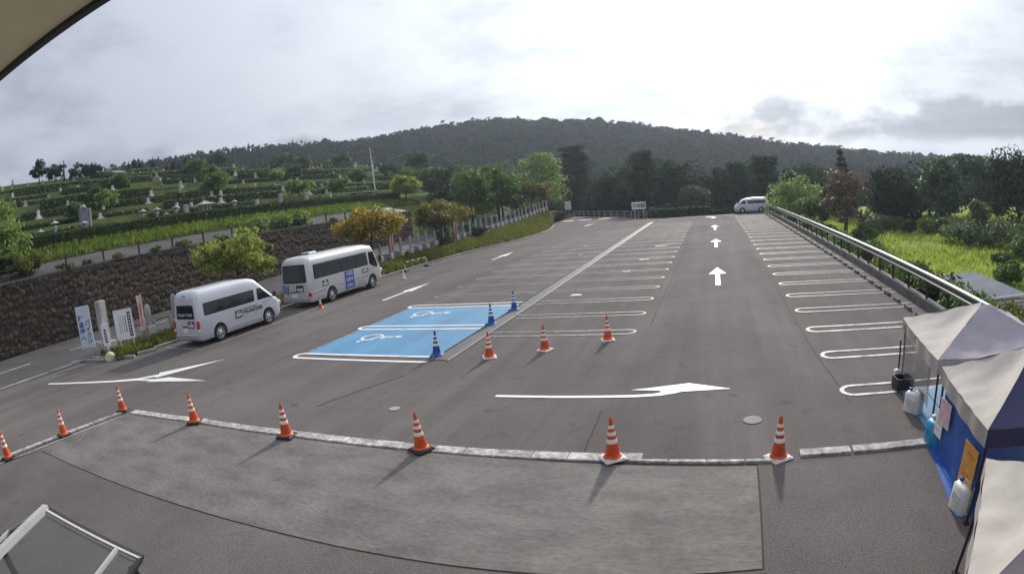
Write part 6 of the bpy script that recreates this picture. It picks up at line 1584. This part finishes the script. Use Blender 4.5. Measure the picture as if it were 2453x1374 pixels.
tree('skyline_tree', 'third dark spreading tree on the left skyline', -75, 37.0, 15.1, 2.5, (1.9, 1.9, .9), 'leaf_dark', .16, 24, 55, .30, r0=.12, stems=2)
tree('skyline_tree', 'fourth dark spreading tree on the left skyline', -75, 39.6, 15.0, 2.6, (1.7, 1.7, 1.0), 'leaf_dark', .16, 24, 55, .30, r0=.12)
for i, (x, y, h) in enumerate(((-86, 53.4, 3.4), (-86, 54.6, 4.2), (-86, 55.9, 3.6), (-86, 58.9, 3.6), (-88, 63.5, 3.0), (-88, 65.2, 3.8), (-88, 66.6, 3.4), (-88, 68.2, 4.2))):
    pine('skyline_conifer', '%s small pointed conifer from the left on the skyline right of the tiny shrine' % ordw(i + 1), x, y, 15.5, h, 1.1, 'leaf_dark', .2, 7, 40, flat=.5, base=.1, group='pointed conifers on the skyline')

# ground cover: grass of the bank, verge plants, meadow grass
def tufts(name, label, cat, n, sampler, lm, h, w, seed):
    g = np.random.default_rng(seed); P = sampler(g, n); n = len(P)
    a = g.random(n) * 6.28; d = np.stack([np.cos(a), np.sin(a), 0 * a], 1); hh = h * (.5 + g.random((n, 1)))
    lean = g.normal(0, .35, (n, 3)) * [1, 1, 0]
    top = P + (lean + [0, 0, 1]) * hh; s = w * (.6 + .8 * g.random((n, 1)))
    Q = np.stack([P - d * s, P + d * s, top + d * s * .25, top - d * s * .25], 1)
    tag(link(name, quads_mesh(name, Q, M[lm])), label, cat, kind='stuff')
def s_bank(g, n):
    y = g.uniform(-2, 66, n); x = g.uniform(-38.0, -36.0, n); z = 4.72 + (-36.0 - x) / 3.9 * 1.58; return np.stack([x, y, z], 1)
tufts('bank_grass', 'bright green rough grass on the bank below the front hedge', 'grass', 16000, s_bank, 'bank_blade', .30, .06, 31)
def s_verge(g, n):
    y = 11.8 + 66 * g.random(n); u = g.random(n); xr = np.interp(y, [a for a, b in XK], [b for a, b in XK]) - .12
    x = xr + (-24.0 - xr) * u; zt = np.interp(y, [a for a, b in ZB], [b for a, b in ZB]); f = np.clip((xr - x) / np.maximum(.2, xr + 22.9), 0, 1)
    keep = g.random(n) < np.clip(.45 + .5 * vnoise(x, y, .8, 4) + np.where(y > 34, .5, 0), .12, 1)
    return np.stack([x, y, .10 + (zt - .11) * f ** .9], 1)[keep]
tufts('verge_plants', 'low mixed green and brown plants covering the verge', 'ground cover', 30000, s_verge, 'verge_leaf', .20, .06, 32)
def s_meadow(g, n):
    x = 9.5 + 50 * g.random(n) ** 1.3; y = 14 + 66 * g.random(n); z = -2.0 + .25 * vnoise(x, y, .16, 1) + np.where(y < 55, 0, np.minimum(1.0, (y - 55) / 40)); t = np.clip((11.5 - x) / 4, 0, 1)
    keep = g.random(n) < np.clip(.6 + .6 * vnoise(x, y, .5, 6), .15, 1)
    return np.stack([x, y, z * (1 - t) - .5 * t - .03], 1)[keep]
tufts('meadow_grass', 'tall bright green meadow grass beyond the guardrail', 'grass', 52000, s_meadow, 'grass_blade', .34, .09, 33)

# ================================================================ air
hz = bpy.data.materials.new('haze_air'); hz.use_nodes = True; nt = hz.node_tree; nt.nodes.clear()
vo = nt.nodes.new('ShaderNodeVolumePrincipled'); vo.inputs['Color'].default_value = (.76, .86, 1.0, 1); vo.inputs['Density'].default_value = HAZE; vo.inputs['Anisotropy'].default_value = .35
om = nt.nodes.new('ShaderNodeOutputMaterial'); nt.links.new(vo.outputs[0], om.inputs['Volume'])
hb = MB(); hb.box((0, 0, 0), (1, 1, 1)); ho = hb.build('haze', hz); ho.scale = (3200, 3200, 95); ho.location = (0, 300, 95 / 2 - 9.0)
tag(ho, kind='stuff')
